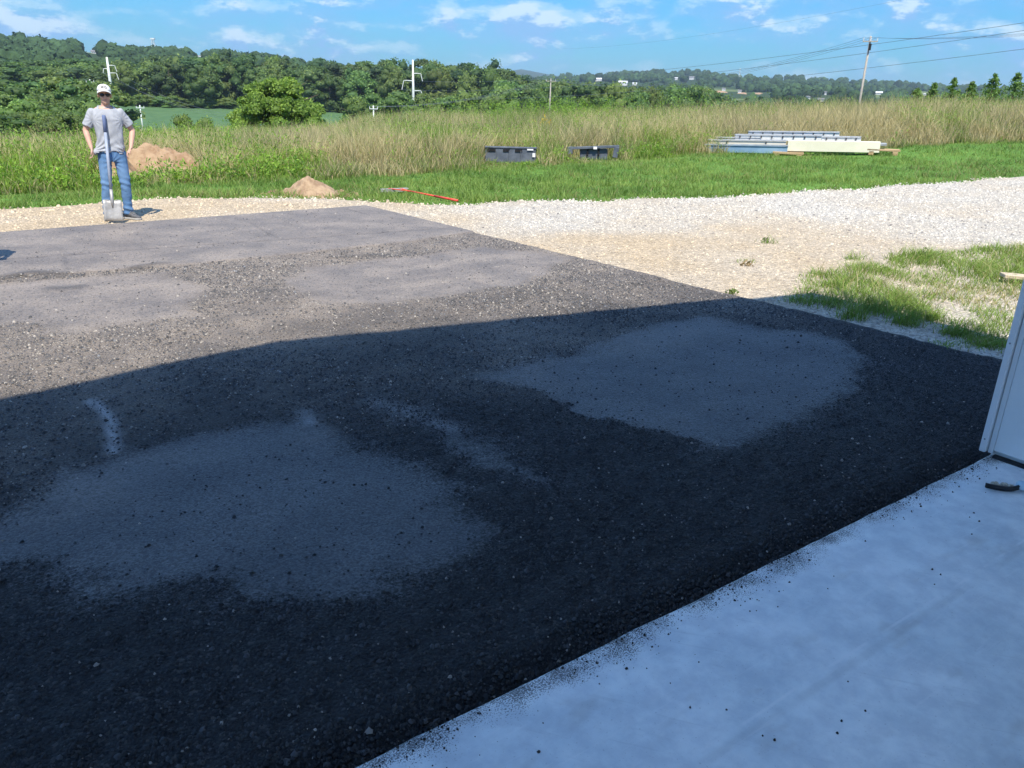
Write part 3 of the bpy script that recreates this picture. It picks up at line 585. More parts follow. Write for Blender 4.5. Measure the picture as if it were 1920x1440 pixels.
parts = [blades(X, Y, gz(X, Y) - 0.02, hh, rng.uniform(0.010, 0.022, n) * np.where(head, 1.2, 1), hh * rng.uniform(0.05, 0.75, n), cb, ct, 2)]
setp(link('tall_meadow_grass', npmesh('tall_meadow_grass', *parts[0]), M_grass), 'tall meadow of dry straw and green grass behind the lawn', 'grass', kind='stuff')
# leafy weeds in clumps
n = 20000; a_ = rng.uniform(-41, 41, n); rmin = medge_r(a_) + 0.1; r_ = rmin + rng.uniform(0, 1, n) ** 1.5 * (49 - rmin); a_[:2600] = rng.normal(3, 5.5, 2600); r_[:2600] = rng.uniform(34.5, 39, 2600); ar = np.radians(a_); X = r_ * np.sin(ar); Y = r_ * np.cos(ar)
kg = fbm(X * 0.35 + 9, Y * 0.35, 127, 4) + 0.06 * sstep(-a_, 6, 26) + 0.16 * sstep(r_, 33, 40) * np.exp(-((a_ - 3) / 8) ** 2); keep = rng.uniform(0, 1, n) < sstep(kg, 0.49, 0.68) * 0.85 + 0.04; keep[:2600] = fbm(X[:2600] * .6, Y[:2600] * .6, 141, 3) > .45; tall = np.where(np.arange(n) < 2600, 1.3, 1.0)[keep]; X, Y, a_, r_ = [q[keep] for q in (X, Y, a_, r_)]; n = len(X); print('weeds', n)
dep = r_ - medge_r(a_); ph = clearing(X, Y) * tall * rng.uniform(0.5, 1.15, n) * (0.45 + 0.55 * sstep(dep, 0, 4)); K = 16; zz = gz(X, Y)
tt = rng.uniform(0.15, 1, (n, K)); LX = X[:, None] + rng.normal(0, 0.10, (n, K)) * (1.2 - tt * .6); LY = Y[:, None] + rng.normal(0, 0.07, (n, K)) * (1.2 - tt * .6); LZ = zz[:, None] + tt * ph[:, None]
pc = np.where(rng.uniform(0, 1, (n, 1)) > 0.4, np.array([[0.22, 0.36, 0.05]]), np.array([[0.13, 0.24, 0.045]])) * rng.uniform(0.75, 1.2, (n, 1)); LC = (pc[:, None, :] * (0.75 + 0.45 * tt[..., None])).reshape(-1, 3)
v_, f_, c_ = leaves(LX.ravel(), LY.ravel(), LZ.ravel(), rng.uniform(0.05, 0.10, n * K), LC, 1.1, 0.30)
setp(link('leafy_weeds', npmesh('leafy_weeds', v_, f_, c_), M_leaf), 'clumps of bright green leafy weeds standing in the meadow', 'weeds', kind='stuff')

# ================================================================ THE GARAGE (camera stands in its doorway)
def R3(u_, v_, w_): return Matrix((u_, v_, w_)).transposed()
gar = empty('garage_building', (P0[0], P0[1], 0), math.atan2(BU[1], BU[0]))
setp(gar, 'white metal garage whose door jamb stands at the right edge', 'building')
cot = 1 / math.tan(SUN_EL); sx, sy = math.sin(SHADOW_AZ), math.cos(SHADOW_AZ); OV = 0.35
def caster(q):      # roof edge point (u, height) in the plane v = OV that throws its shadow on q
    q = np.array(q) - P0; s = np.array([sx, sy]) * cot; h = (q @ BV - OV) / (s @ BV); p = q - s * h; return p @ BU, h
ue, he = caster((2.85, 7.2)); ur, hr = caster((-1.65, 5.12)); ul = 2 * ur - ue
print('garage eave u,h', ue, he, 'ridge', ur, hr)
WR, WL = ue - 0.15, ul + 0.15; WD = 0.24; DOORL, DOORH = -6.4, 3.5; BACK = -8
def slabz(u): return (he + (hr - he) * (1 - abs(u - ur) / (ue - ur))) - 0.12
def prism(pts_uz, v0, v1):
    n = len(pts_uz); a = [(u, v0, z) for u, z in pts_uz]; b = [(u, v1, z) for u, z in pts_uz]
    return a + b, [tuple(range(n)), tuple(reversed(range(n, 2 * n)))] + [(i, n + i, n + (i + 1) % n, (i + 1) % n) for i in range(n)]
mb = MB(); mb.add(*prism([(0.08, -0.1), (WR, -0.1), (WR, slabz(WR)), (0.08, slabz(0.08))], 0.0, -WD)); mb.build('wall', M_white, gar)
mb = MB(); mb.add(*prism([(WL, -0.1), (DOORL, -0.1), (DOORL, slabz(DOORL)), (WL, slabz(WL))], 0.0, -WD)); mb.build('wall', M_white, gar)
mb = MB(); mb.add(*prism([(DOORL, DOORH), (0.05, DOORH), (0.05, slabz(0.05)), (ur, slabz(ur)), (DOORL, slabz(DOORL))], 0.0, -WD)); mb.build('gable_wall', M_white, gar)
mb = MB(); mb.box((WR - 0.1, (BACK - WD) / 2 - 0.002, he / 2 - 0.1), (0.196, -BACK - WD - 0.01, he - 0.2)); mb.build('side_wall', M_white, gar)
for pu, pv in ((WL + 0.15, -WD - 3.6), (WL + 0.15, -WD - 7.2), (WL + 0.15, BACK + 0.1), (ur, BACK + 0.1)):     # back and left kept open so sky light fills the floor; unseen posts added
    ph = slabz(pu) - 0.05; mb = MB(); mb.box((pu, pv, ph / 2 - 0.05), (0.15, 0.15, ph), ch=0.008); mb.build('added_post', M_woodpole, gar)
for a, b in ((ue, ur), (ul, ur)):
    mb = MB(); mb.add([(a, OV, he - 0.0), (b, OV, hr), (b, BACK - .5, hr), (a, BACK - .5, he), (a, OV, he - 0.1), (b, OV, hr - 0.1), (b, BACK - .5, hr - 0.1), (a, BACK - .5, he - 0.1)], [(0, 1, 2, 3), (7, 6, 5, 4), (0, 4, 5, 1), (1, 5, 6, 2), (2, 6, 7, 3), (3, 7, 4, 0)]); mb.build('roof', M_roof, gar)
# right-hand jamb: outer corner trim, reveal panel, door track
mb = MB(); mb.box((0.044, 0.022, DOORH / 2 + 0.01), (0.052, 0.03, DOORH - 0.02), ch=0.004); mb.build('corner_trim', M_trim, gar)
for k in range(7): mb = MB(); mb.tube([(0.0165, 0.022, 0.09 + k * 0.5), (0.0195, 0.022, 0.09 + k * 0.5)], 0.0045, 8); mb.build('screw_head', M_roof, gar)
mb = MB(); mb.box((0.05, -0.145, 0.006), (0.03, 0.24, 0.014)); mb.build('bottom_seal', M_rubber, gar)
mb = MB(); mb.box((0.056, -0.009, DOORH / 2 + 0.01), (0.03, 0.022, DOORH - 0.02)); mb.build('trim_return', M_trim, gar)
mb = MB(); mb.box((0.06, -0.145, DOORH / 2 + 0.024), (0.03, 0.25, DOORH - 0.02), ch=0.003); mb.build('jamb_panel', M_white, gar)
mb = MB(); mb.box((0.07, -0.30, DOORH / 2 + 0.018), (0.09, 0.05, DOORH - 0.02), ch=0.004); mb.build('door_track', M_steelpole, gar)

# ================================================================ TREES
def ico(sub=1):
    bm = bmesh.new(); bmesh.ops.create_icosphere(bm, subdivisions=sub, radius=1); bm.verts.index_update()
    V = np.array([v.co[:] for v in bm.verts]); Fc = np.array([[v.index for v in f.verts] for f in bm.faces]); bm.free(); return V, Fc
ICO0, ICO1 = ico(1), ico(2)
def clump_crown(clumps, per, leaf, c1, c2, up=0.25, core=True, asp=0.6):
    """leaf faces over many small clumps (x, y, z, radius), each round a dark irregular core of inner leaves"""
    parts = []
    for (x, y, z, r) in clumps:
        m = max(6, int(per * (0.6 + 0.8 * random.random()))); d = rng.normal(0, 1, (m, 3)); d /= np.linalg.norm(d, axis=1, keepdims=True); d[:, 2] = np.where(d[:, 2] < -0.5, -d[:, 2], d[:, 2])
        rad = r * rng.uniform(0.72, 1.12, m)[:, None]; p = np.array([x, y, z]) + d * rad * np.array([1, 1, 0.85])
        t = random.random(); C = (np.array(c1) * (1 - t) + np.array(c2) * t) * rng.uniform(0.7, 1.3, (m, 1))
        parts.append(leaves(p[:, 0], p[:, 1], p[:, 2], leaf * rng.uniform(0.7, 1.4, m), C, up, asp))
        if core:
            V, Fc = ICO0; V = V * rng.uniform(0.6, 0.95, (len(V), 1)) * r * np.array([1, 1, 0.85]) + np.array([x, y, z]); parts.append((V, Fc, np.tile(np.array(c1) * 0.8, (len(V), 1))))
    return cat(parts)
def trunk_mesh(h, r, limbs, crown_r):
    mb = MB(); bend = (random.uniform(-.04, .04) * h, random.uniform(-.04, .04) * h)
    pts = [(bend[0] * t * t, bend[1] * t * t, h * t - (0.3 if t == 0 else 0)) for t in (0, .08, .25, .5, .75, 1)]; mb.tube(pts, [r * 1.5, r * 1.1, r, r * .8, r * .55, r * .2], 7)
    for i in range(limbs):
        t = random.uniform(.35, .85); a = random.uniform(0, 6.28); p0 = Vector((bend[0] * t * t, bend[1] * t * t, h * t)); L = crown_r * random.uniform(.5, .85)
        p1 = p0 + Vector((math.cos(a) * L * .5, math.sin(a) * L * .5, L * .4)); p2 = p0 + Vector((math.cos(a) * L, math.sin(a) * L, L * .6)); mb.tube([p0, p1, p2], [r * .45, r * .3, r * .1], 5)
    return mb.mesh('trunk')
def deciduous(hgt, wid, kind, nclump, per, leaf, c1, c2):
    cl = []
    for i in range(nclump):
        t = random.random(); z = hgt * (0.18 + 0.76 * t)
        prof = math.sqrt(max(0.03, 1 - ((t - kind) / (1 - kind if t > kind else kind + 0.12)) ** 2)); a = random.uniform(0, 6.28); q = math.sqrt(random.random()) * prof * wid * 0.42
        rr = wid * random.uniform(0.13, 0.24); cl.append((q * math.cos(a), q * math.sin(a), z - rr * .3, rr))
    me = npmesh('crown', *clump_crown(cl, per, leaf, c1, c2)); me.materials.append(M_crown)
    tr = trunk_mesh(hgt * .82, hgt * .018, 6, wid * .45); tr.materials.append(M_bark); return me, tr
PAL = [((0.085, 0.15, 0.05), (0.155, 0.225, 0.07)), ((0.105, 0.175, 0.05), (0.185, 0.26, 0.075)), ((0.125, 0.20, 0.05), (0.22, 0.31, 0.08)), ((0.065, 0.12, 0.05), (0.125, 0.185, 0.065))]
tree_kinds = [deciduous(14, 9, .55, 34, 46, .62, *PAL[0]), deciduous(16, 8, .6, 34, 46, .62, *PAL[3]), deciduous(13, 10, .5, 38, 46, .62, *PAL[1]), deciduous(15, 7.5, .65, 30, 46, .6, *PAL[0]),
              deciduous(11, 10, .45, 34, 44, .58, *PAL[2]), deciduous(14, 9.5, .5, 36, 46, .62, *PAL[1]), deciduous(17, 7, .6, 30, 44, .6, *PAL[3])]
def tree(kind, x, y, h, w, label, group, name='deciduous_tree', z=None, cat_='tree'):
    cm, tm_ = tree_kinds[kind]; H0 = [14, 16, 13, 15, 11, 14, 17][kind]; W0 = [9, 8, 10, 7.5, 10, 9.5, 7][kind]
    e = empty(name, (x, y, (gz1(x, y) if z is None else z) - 0.1), random.uniform(0, 6.28)); e.scale = (w / W0, w / W0, h / H0)
    for nm, m in (('trunk', tm_), ('crown', cm)):
        o = bpy.data.objects.new(nm, m); col.objects.link(o); o.parent = e
    setp(e, label, cat_, group); return e
LINE = []
def ordinal(n):
    w = ['', 'first', 'second', 'third', 'fourth', 'fifth', 'sixth', 'seventh', 'eighth', 'ninth', 'tenth', 'eleventh', 'twelfth', 'thirteenth', 'fourteenth', 'fifteenth', 'sixteenth', 'seventeenth', 'eighteenth', 'nineteenth']
    t = ['', '', 'twentieth', 'thirtieth', 'fortieth', 'fiftieth']; p = ['', '', 'twenty', 'thirty', 'forty', 'fifty']
    return w[n] if n < 20 else (t[n // 10] if n % 10 == 0 else p[n // 10] + '-' + w[n % 10])
def number_them():
    by = {}
    for px, e in LINE: by.setdefault(e['label'], []).append((px, e))
    for lab, L in by.items():
        L.sort(key=lambda q: q[0])
        for k, (px, e) in enumerate(L): e['label'] = lab + ', ' + ordinal(k + 1) + ' from the left'
def tree_px(px, ptop, r, w, kind, label, group, name='deciduous_tree'):
    p = at(px, ptop, r); z = gz1(p[0], p[1]); e = tree(kind, p[0], p[1], max(2.0, p[2] - z), w, label, group, name); LINE.append((px, e)); return e
# tree line behind the crop field and across the middle
TOPL = [(-260, 100), (0, 118), (60, 112), (130, 116), (210, 112), (270, 108), (340, 102), (440, 98), (520, 108), (620, 116), (700, 112), (760, 116), (830, 112), (890, 122), (920, 116), (960, 138), (1010, 146), (1080, 152)]
lx, ly = zip(*TOPL)
for row, (r0, dy, n) in enumerate(((318, 0, 58), (300, 10, 46), (345, -6, 40))):
    for i in range(n):
        px = -240 + 1300 * (i + random.uniform(.15, .85)) / n
        sect = 'in the tree line behind the crop field' if px < 440 else ('in the tree line behind the round bush' if px < 640 else ('in the tree line around the white pylon' if px < 860 else 'where the tree line drops right of the pylon'))
        tree_px(px, np.interp(px, lx, ly) + dy + random.uniform(-5, 12), r0 + random.uniform(-8, 8), random.uniform(9, 15), random.randrange(7) if row < 2 else random.choice((0, 1, 3)), ('middle', 'front', 'back')[row] + '-row dark tree ' + sect, 'trees ' + sect)
# lower hedgerow trees to the right of it
for i in range(52):
    px = 930 + 500 * (i + random.uniform(.2, .8)) / 52; r0 = random.choice((235, 255, 280))
    tree_px(px, np.interp(px, (930, 1000, 1080, 1180, 1300, 1345, 1360, 1440), (146, 150, 152, 156, 154, 160, 184, 190)) + random.uniform(-4, 14), r0, random.uniform(8, 13), random.choice((0, 2, 4, 5, 1, 5)), ('farthest' if r0 > 270 else 'middle' if r0 > 240 else 'nearest') + ' rounded tree in the low woods right of the pylon', 'low woods right of the pylon')
# bushy growth in front of it
for px, pt, r0, w in ((660, 178, 190, 9), (700, 172, 200, 10), (745, 168, 195, 11), (790, 172, 200, 10), (835, 176, 205, 10), (880, 170, 210, 11), (920, 176, 205, 10)):
    tree_px(px, pt, r0, w, random.choice((4, 2, 5)), 'light bushy tree below the tree line near the pylon', 'bushy trees near the pylon', 'bushy_tree')
# hedge at the field's far edge
for i in range(16):
    px = 205 + 235 * (i + random.uniform(.2, .8)) / 16
    tree_px(px, 176 + (px - 205) * .04 + random.uniform(-3, 5), 292, random.uniform(6, 9), 4, 'low shrub along the far edge of the crop field', 'shrubs edging the crop field', 'shrub')
# shrubs nearer, at the left of the worker
for i in range(46):
    px = -200 + 405 * (i + random.uniform(.1, .9)) / 46; dep_ = i % 3; r0 = (86, 118, 155)[dep_] + random.uniform(-8, 8); pt = (206, 176, 148)[dep_] + random.uniform(-9, 9) + (8 if px > 150 else 0)
    tree_px(px, pt, r0, (4.6, 6.5, 8.5)[dep_] * random.uniform(.85, 1.2), random.choice((4, 2, 5) if dep_ < 2 else (0, 2, 5, 1)), ('light shrub fronting the hollow left of the worker', 'bushy tree mid hollow left of the worker', 'dark tree backing the hollow left of the worker')[dep_], 'overgrown hollow left of the worker, ' + ('front', 'middle', 'back')[dep_], ('shrub', 'bushy_tree', 'bushy_tree')[dep_])
number_them()
tree_px(338, 212, 95, 3.2, 4, 'small light green sapling at the near edge of the crop field', 'saplings by the field', 'sapling'); tree_px(378, 218, 92, 3.4, 4, 'low round shrub between the sapling and the round bush', 'saplings by the field', 'shrub')
# the big round bush
pb = at(525, 226, 62); zb = min(gz1(pb[0], pb[1]), pb[2] - .4); bt = at(525, 150, 62)[2]; bw = 196 / F * 66; bh = (bt - zb) * 1.18; print('bush', bw, bh, zb, gz1(pb[0], pb[1]), pb)
cl = []
for i in range(240):
    d = np.array([random.gauss(0, 1), random.gauss(0, 1), abs(random.gauss(0, 1))]); d /= np.linalg.norm(d); q = random.uniform(.78, .95) if i > 60 else random.uniform(.4, .8); rr = random.uniform(.36, .62)
    lowf = 1 - 0.12 * max(0, d[2]); cl.append((d[0] * q * bw * .47 * lowf, d[1] * q * bw * .47 * lowf, max(.2, d[2] * q * bh * .93), rr))
bush = empty('round_bush', (pb[0], pb[1], zb - .05)); me = npmesh('crown', *clump_crown(cl, 110, .19, (0.16, 0.26, 0.05), (0.25, 0.37, 0.07), .3, True, .55)); link('crown', me, M_leaf, bush)
tr = trunk_mesh(bh * .7, .16, 9, bw * .4); link('trunk', tr, M_bark, bush); setp(bush, 'large round bright green bush standing alone before the field', 'bush')
# young evergreens on the crest at the right
def conifer(h, w, seed):
    r_ = random.Random(seed); parts = []; n = int(95 * h)
    for i in range(n):
        t = r_.random() ** 1.1; z = h * (.04 + .95 * t); L = w * .62 * (1 - t) ** 1.05 * r_.uniform(.6, 1.2) + .03; a = r_.uniform(0, 6.28); m = 9; s = np.linspace(.15, 1, m)
        x = np.cos(a) * L * s + rng.normal(0, .035, m); y = np.sin(a) * L * s + rng.normal(0, .035, m); zz = z + L * (.25 * s - .15 * s * s) + rng.normal(0, .03, m)
        C = np.array([0.14, 0.24, 0.065]) * r_.uniform(.7, 1.35) * rng.uniform(.8, 1.2, (m, 1)); parts.append(leaves(x, y, zz, np.full(m, .13) * rng.uniform(.7, 1.3, m), C, .5, .4))
    return npmesh('crown', *cat(parts))
for k, (px, pt, w, lab) in enumerate(((1722, 160, 1.5, 'smallest bushy young evergreen, leftmost on the crest'), (1754, 150, 1.1, 'thin young evergreen second from left on the crest'), (1792, 140, 1.7, 'bushy young evergreen third from left on the crest'), (1826, 146, 1.3, 'slim young evergreen fourth from left on the crest'), (1868, 132, 1.9, 'tall young evergreen second from right edge on the crest'), (1912, 130, 2.6, 'broad young evergreen at the right picture edge'), (1960, 125, 2.2, 'young evergreen just past the right picture edge'))):
    q = at(px, pt, 41); z = gz1(q[0], q[1]); h = q[2] - z; e = empty('evergreen_tree', (q[0], q[1], z - .03)); link('crown', conifer(h * .94, w * 1.0, k), M_leaf, e)
    mb = MB(); mb.tube([(0, 0, -.1), (0, 0, h * .95)], [.05, .012], 6); mb.build('trunk', M_bark, e); setp(e, lab, 'tree', 'young evergreens on the crest')
# yellow flowers
fl = [(1000, 226), (1020, 222), (1016, 230), (1030, 228), (1024, 234), (1012, 233)]; n = 60
P_ = np.array([at(*random.choice(fl), 29.5) for i in range(n)]) + rng.normal(0, .05, (n, 3)); v_, f_, c_ = leaves(P_[:, 0], P_[:, 1], P_[:, 2], rng.uniform(.05, .09, n), np.tile([.75, .50, .02], (n, 1)), .5, .8)
q = P_.mean(0); zb_ = gz(P_[:, 0], P_[:, 1]); st = blades(P_[:, 0], P_[:, 1], zb_, P_[:, 2] - zb_, np.full(n, .012), np.full(n, .01), np.tile([.1, .18, .04], (n, 1)), np.tile([.14, .22, .05], (n, 1)), 2)
v_, f_, c_ = cat([(v_, f_, c_), st]); setp(link('yellow_flowers', npmesh('yellow_flowers', v_, f_, c_), M_leaf), 'cluster of yellow wildflowers in the middle of the meadow', 'flowers', kind='stuff')
# crop field
FX = []; fpx = np.linspace(180, 700, 70); frr = np.linspace(135, 292, 40)
for px in fpx:
    azf = R(azel(px, 200)[0]); FX.append([(r * math.sin(azf), r * math.cos(azf)) for r in frr])
FX = np.array(FX); fz = gz(FX[..., 0], FX[..., 1]) + .5 + .35 * np.sin(FX[..., 0] * .9 + FX[..., 1] * .5) * .3; idx = np.arange(FX.shape[0] * FX.shape[1]).reshape(FX.shape[:2])
me = npmesh('crop_field', np.concatenate([FX, fz[..., None]], -1).reshape(-1, 3), np.stack([idx[:-1, :-1], idx[1:, :-1], idx[1:, 1:], idx[:-1, 1:]], -1).reshape(-1, 4))
setp(link('crop_field', me, pmat('soybean_rows', (0.06, 0.125, 0.045), (0.08, 0.15, 0.055), .25, .9, .6, 1.5), smooth=True), 'smooth dark green crop field in the hollow behind the worker', 'field', kind='structure')
_d = ray(1392, 174); _d = _d / math.hypot(_d[0], _d[1]); _r = np.arange(380, 1500, 5.0); CLAY_R = float(_r[np.argmin(np.abs(H + _d[2] * _r - gz(_d[0] * _r, _d[1] * _r)) / _r)]); print('clay', CLAY_R)
HOUSES = [(azel(px, 174)[0], CLAY_R + 45) for px in range(1345, 1452, 12)]
def scar(px, rc, wpx, dr, cmat, lab, up, seed):
    a0 = azel(px, 180)[0]; Vv = [(rc * math.sin(R(a0)), rc * math.cos(R(a0)))]; n = 28; wd = wpx / F * 57.3 / 2
    for ring_ in (.5, 1):
        for k in range(n): t = 2 * math.pi * k / n; q = ring_ * (1 + .3 * math.sin(3 * t + seed) + .2 * math.sin(7 * t + seed * 2)); az_ = R(a0 + wd * q * math.cos(t)); r = rc + dr * q * math.sin(t); Vv.append((r * math.sin(az_), r * math.cos(az_)))
    Vv = np.array(Vv); zz_ = gz(Vv[:, 0], Vv[:, 1]) + up; zz_[-n:] -= up * 1.5; Fc = [(0, 1 + (k + 1) % n, 1 + k) for k in range(n)] + [(1 + k, 1 + (k + 1) % n, 1 + n + (k + 1) % n) for k in range(n)] + [(1 + k, 1 + n + (k + 1) % n, 1 + n + k) for k in range(n)]
    setp(link('bare_soil', npmesh('bare_soil', np.concatenate([Vv, zz_[:, None]], 1), Fc), cmat, smooth=True), lab, 'soil', kind='structure')
M_rc = pmat('red_clay', (.34, .20, .11), (.42, .28, .17), .05, .95); scar(345, 84, 80, 9, pmat('bare_tan_soil', (.28, .21, .13), (.36, .28, .17), 1, .95, .3, 5), 'bare tan soil strip in front of the crop field', .25, 1.0)
scar(1348, CLAY_R, 26, 30, M_rc, 'left orange clay scar on the far right slope', .8, 2.0); scar(1392, CLAY_R - 20, 20, 22, M_rc, 'middle orange clay scar on the far right slope', .8, 4.0); scar(1420, CLAY_R - 10, 18, 20, M_rc, 'right orange clay scar on the far right slope', .8, 5.0)

# ================================================================ FAR BUILDINGS
M_hw = pmat('white_siding', (.56, .56, .55), (.64, .64, .62), .5, .7); M_hr = pmat('grey_shingles', (.16, .16, .17), (.22, .21, .21), .8, .85); M_hrw = pmat('pale_metal_roof', (.62, .63, .64), (.7, .7, .7), .5, .5); M_win = pmat('dark_glass', (.03, .04, .05), (.05, .06, .07), 1, .1, spec=.6)
def house(px, py, r, wp, hp, label, roof=M_hr, rz=0.0):
    d_ = ray(px, py + hp * .5); d_ = d_ / math.hypot(d_[0], d_[1]); rr_ = np.arange(380, 2600, 5.0); zz_ = gz(d_[0] * rr_, d_[1] * rr_); k_ = np.argmin(np.abs(H + d_[2] * rr_ - zz_) / rr_ + np.abs(rr_ - r) * 1e-6); r = float(rr_[k_])
    w = wp * r / F * .8; h = hp * r / F * .8; d = min(w * .7, 12); HOUSES.append((math.degrees(math.atan2(d_[0], d_[1])), r))
    p = at(px, py, r); z = gz1(p[0], p[1]); base = p[2] - h * .5; e = empty('farm_house' if wp < 13 or r > 850 else 'long_shed', (p[0], p[1], base), rz - math.atan2(p[0], p[1]))
    drop = min(0, z - base) - 1; rh = min(w * .22, 2.6)
    mb = MB(); mb.add([(-w/2, -d/2, drop), (w/2, -d/2, drop), (w/2, d/2, drop), (-w/2, d/2, drop), (-w/2, -d/2, h), (w/2, -d/2, h), (w/2, d/2, h), (-w/2, d/2, h), (-w/2, 0, h + rh - .2), (w/2, 0, h + rh - .2)], [(0, 1, 5, 4), (1, 2, 6, 9, 5), (2, 3, 7, 6), (3, 0, 4, 8, 7)]); mb.build('wall', M_hw, e)
    mb = MB(); o_ = .5; mb.add([(-w/2 - o_, -d/2 - o_, h - .15), (w/2 + o_, -d/2 - o_, h - .15), (w/2 + o_, 0, h + rh), (-w/2 - o_, 0, h + rh), (-w/2 - o_, d/2 + o_, h - .15), (w/2 + o_, d/2 + o_, h - .15)], [(0, 1, 2, 3), (3, 2, 5, 4)]); mb.build('roof', roof, e)
    for k in range(3):
        mb = MB(); mb.box(((k - 1) * w * .3, -d/2 - .03, h * .55), (w * .1, .1, h * .3)); mb.build('window', M_win, e)
    setp(e, label, 'house' if wp < 13 or r > 850 else 'shed', 'buildings scattered over the far slopes'); return e
for args in ((178, 99, 900, 13, 4, 'pale house among the trees on the left hilltop', M_hr), (162, 101, 900, 6, 3.5, 'small pale house left of the hilltop house', M_hr), (374, 107, 820, 4, 3, 'tiny white shed on the slope behind the tree line', M_hrw),
    (1268, 148, 1500, 6, 3.5, 'white farm building leftmost of the pair on the far field', M_hrw), (1297, 147, 1500, 10, 4, 'white farmhouse right of its twin on the far field', M_hr), (1168, 157, 800, 19, 5, 'long white shed in the valley centre', M_hrw), (1122, 150, 840, 14, 3, 'low white shed left of the long valley shed', M_hrw),
    (1190, 158, 820, 9, 3, 'small pale shed right of the long valley shed', M_hrw), (1357, 168, 700, 7, 4, 'white house above the orange clearing', M_hr), (1387, 172, 680, 7, 5, 'white house at the right end of the orange clearing', M_hr), (1514, 184, 420, 9, 5, 'white gabled house just above the meadow right of centre', M_hr, .9), (1539, 188, 420, 11, 4, 'grey roofed house next to the white gabled house', M_hr),
    (1548, 175, 900, 4, 6, 'small white house in trees left of the wooden pole', M_hr), (1648, 176, 900, 12, 4, 'pale roofed barn right of the wooden pole', M_hrw), (1597, 175, 900, 4, 3, 'tiny white house beside the wooden pole', M_hrw), (1735, 178, 1000, 6, 3, 'small house far off between the evergreens', M_hrw)): house(*args)

# wooded hillsides far away: one mass
n = 9500; a_ = rng.uniform(-44, 44, n); r_ = np.exp(rng.uniform(math.log(400), math.log(2500), n)); ar = np.radians(a_); X = r_ * np.sin(ar); Y = r_ * np.cos(ar); nf_ = fbm(X * 0.006, Y * 0.006, 12)
open_r = (a_ > 13) & (r_ < 900) & (r_ > 400); blk = np.zeros(n, bool)
for ha, hr_ in HOUSES: blk |= (np.abs(a_ - ha) < .45) & (r_ < hr_ + 12) & (r_ > hr_ * .55)
keep = (nf_ < 0.57) & ~blk & ~(open_r & (fbm(X * .02, Y * .02, 201) < .66)); X, Y, r_ = X[keep], Y[keep], r_[keep]; zz = gz(X, Y)
V0, F0 = ICO1; m = len(X); print('far trees', m)
sz = rng.uniform(4.0, 7.2, m) * np.clip(r_ / 1400, .9, 1.25); base = V0[None] * (1 + rng.uniform(-.28, .28, (m, len(V0), 1))) * sz[:, None, None] * np.array([1, 1, 1.05]); base += np.stack([X, Y, zz + sz * .6], -1)[:, None]
Fc = (F0[None] + (np.arange(m) * len(V0))[:, None, None]).reshape(-1, 3); pc = np.array([0.040, 0.072, 0.030]) * rng.uniform(.65, 1.4, (m, 1)); C = np.repeat(pc[:, None] * rng.uniform(.75, 1.25, (m, len(V0), 1)), 1, 1).reshape(-1, 3)
K = 16; dd_ = rng.normal(0, 1, (m, K, 3)); dd_ /= np.linalg.norm(dd_, axis=2, keepdims=True); dd_[..., 2] = np.abs(dd_[..., 2]) * 1.1 - .1; LP = (np.stack([X, Y, zz + sz * .6], -1)[:, None] + dd_ * (sz[:, None, None] * rng.uniform(.9, 1.2, (m, K, 1)))).reshape(-1, 3)
lv = leaves(LP[:, 0], LP[:, 1], LP[:, 2], rng.uniform(1.6, 3.4, m * K), np.repeat(pc, K, 0) * rng.uniform(.8, 1.6, (m * K, 1)), .3, .7); WV, WF, WC = cat([(base.reshape(-1, 3), Fc, C), lv])
setp(link('wooded_hillside', npmesh('wooded_hillside', WV, WF, WC), colmat('distant_foliage', .95, .05, .5, .4, .35, 1.0, 1.5)), 'dark woods covering the far hills', 'woods', kind='stuff')
# ================================================================ POLES, TOWERS, WIRES
def pylon(px, ptop, pbase, r, label, arms):
    p = at(px, ptop, r); zb_ = gz1(p[0], p[1]); h = p[2] - zb_; e = empty('transmission_pylon', (p[0], p[1], zb_), -math.atan2(p[0], p[1])); u = r / F
    mb = MB(); mb.tube([(0, 0, -.5), (0, 0, h * .6), (0, 0, h)], [.0052 * r * .35, .0042 * r * .35, .0026 * r * .35], 10); mb.build('pole', M_steelpole, e, True); tips = []
    for sx_, dz, L in arms:
        L *= u; z = h - dz * u; a = MB(); a.tube([(0, 0, z), (sx_ * L * .55, 0, z + .03 * L), (sx_ * L * .95, 0, z + .02 * L)], [.13, .11, .09], 6); ao = a.build('davit_arm', M_steelpole, e, True)
        i_ = MB(); i_.tube([(sx_ * L * .95, 0, z), (sx_ * L * 1.15, 0, z - L * .85)], [.10, .10], 6); i_.build('insulator', M_steelpole, ao); tips.append(Vector((p[0], p[1], zb_)) + Matrix.Rotation(e.rotation_euler.z, 3, 'Z') @ Vector((sx_ * L * 1.15, 0, z - L * .85)))
    setp(e, label, 'pylon', 'steel transmission pylons'); return e, tips, Vector(p)
pyA, tipsA, topA = pylon(774, 112, 208, 230, 'tall white steel pylon with davit arms at picture centre', ((1, 22, 14), (-1, 34, 17), (1, 50, 14)))
pyB, tipsB, topB = pylon(200, 107, 188, 290, 'white steel pylon rising behind the worker\'s cap', ((1, 12, 10), (-1, 17, 7), (1, 23, 11)))
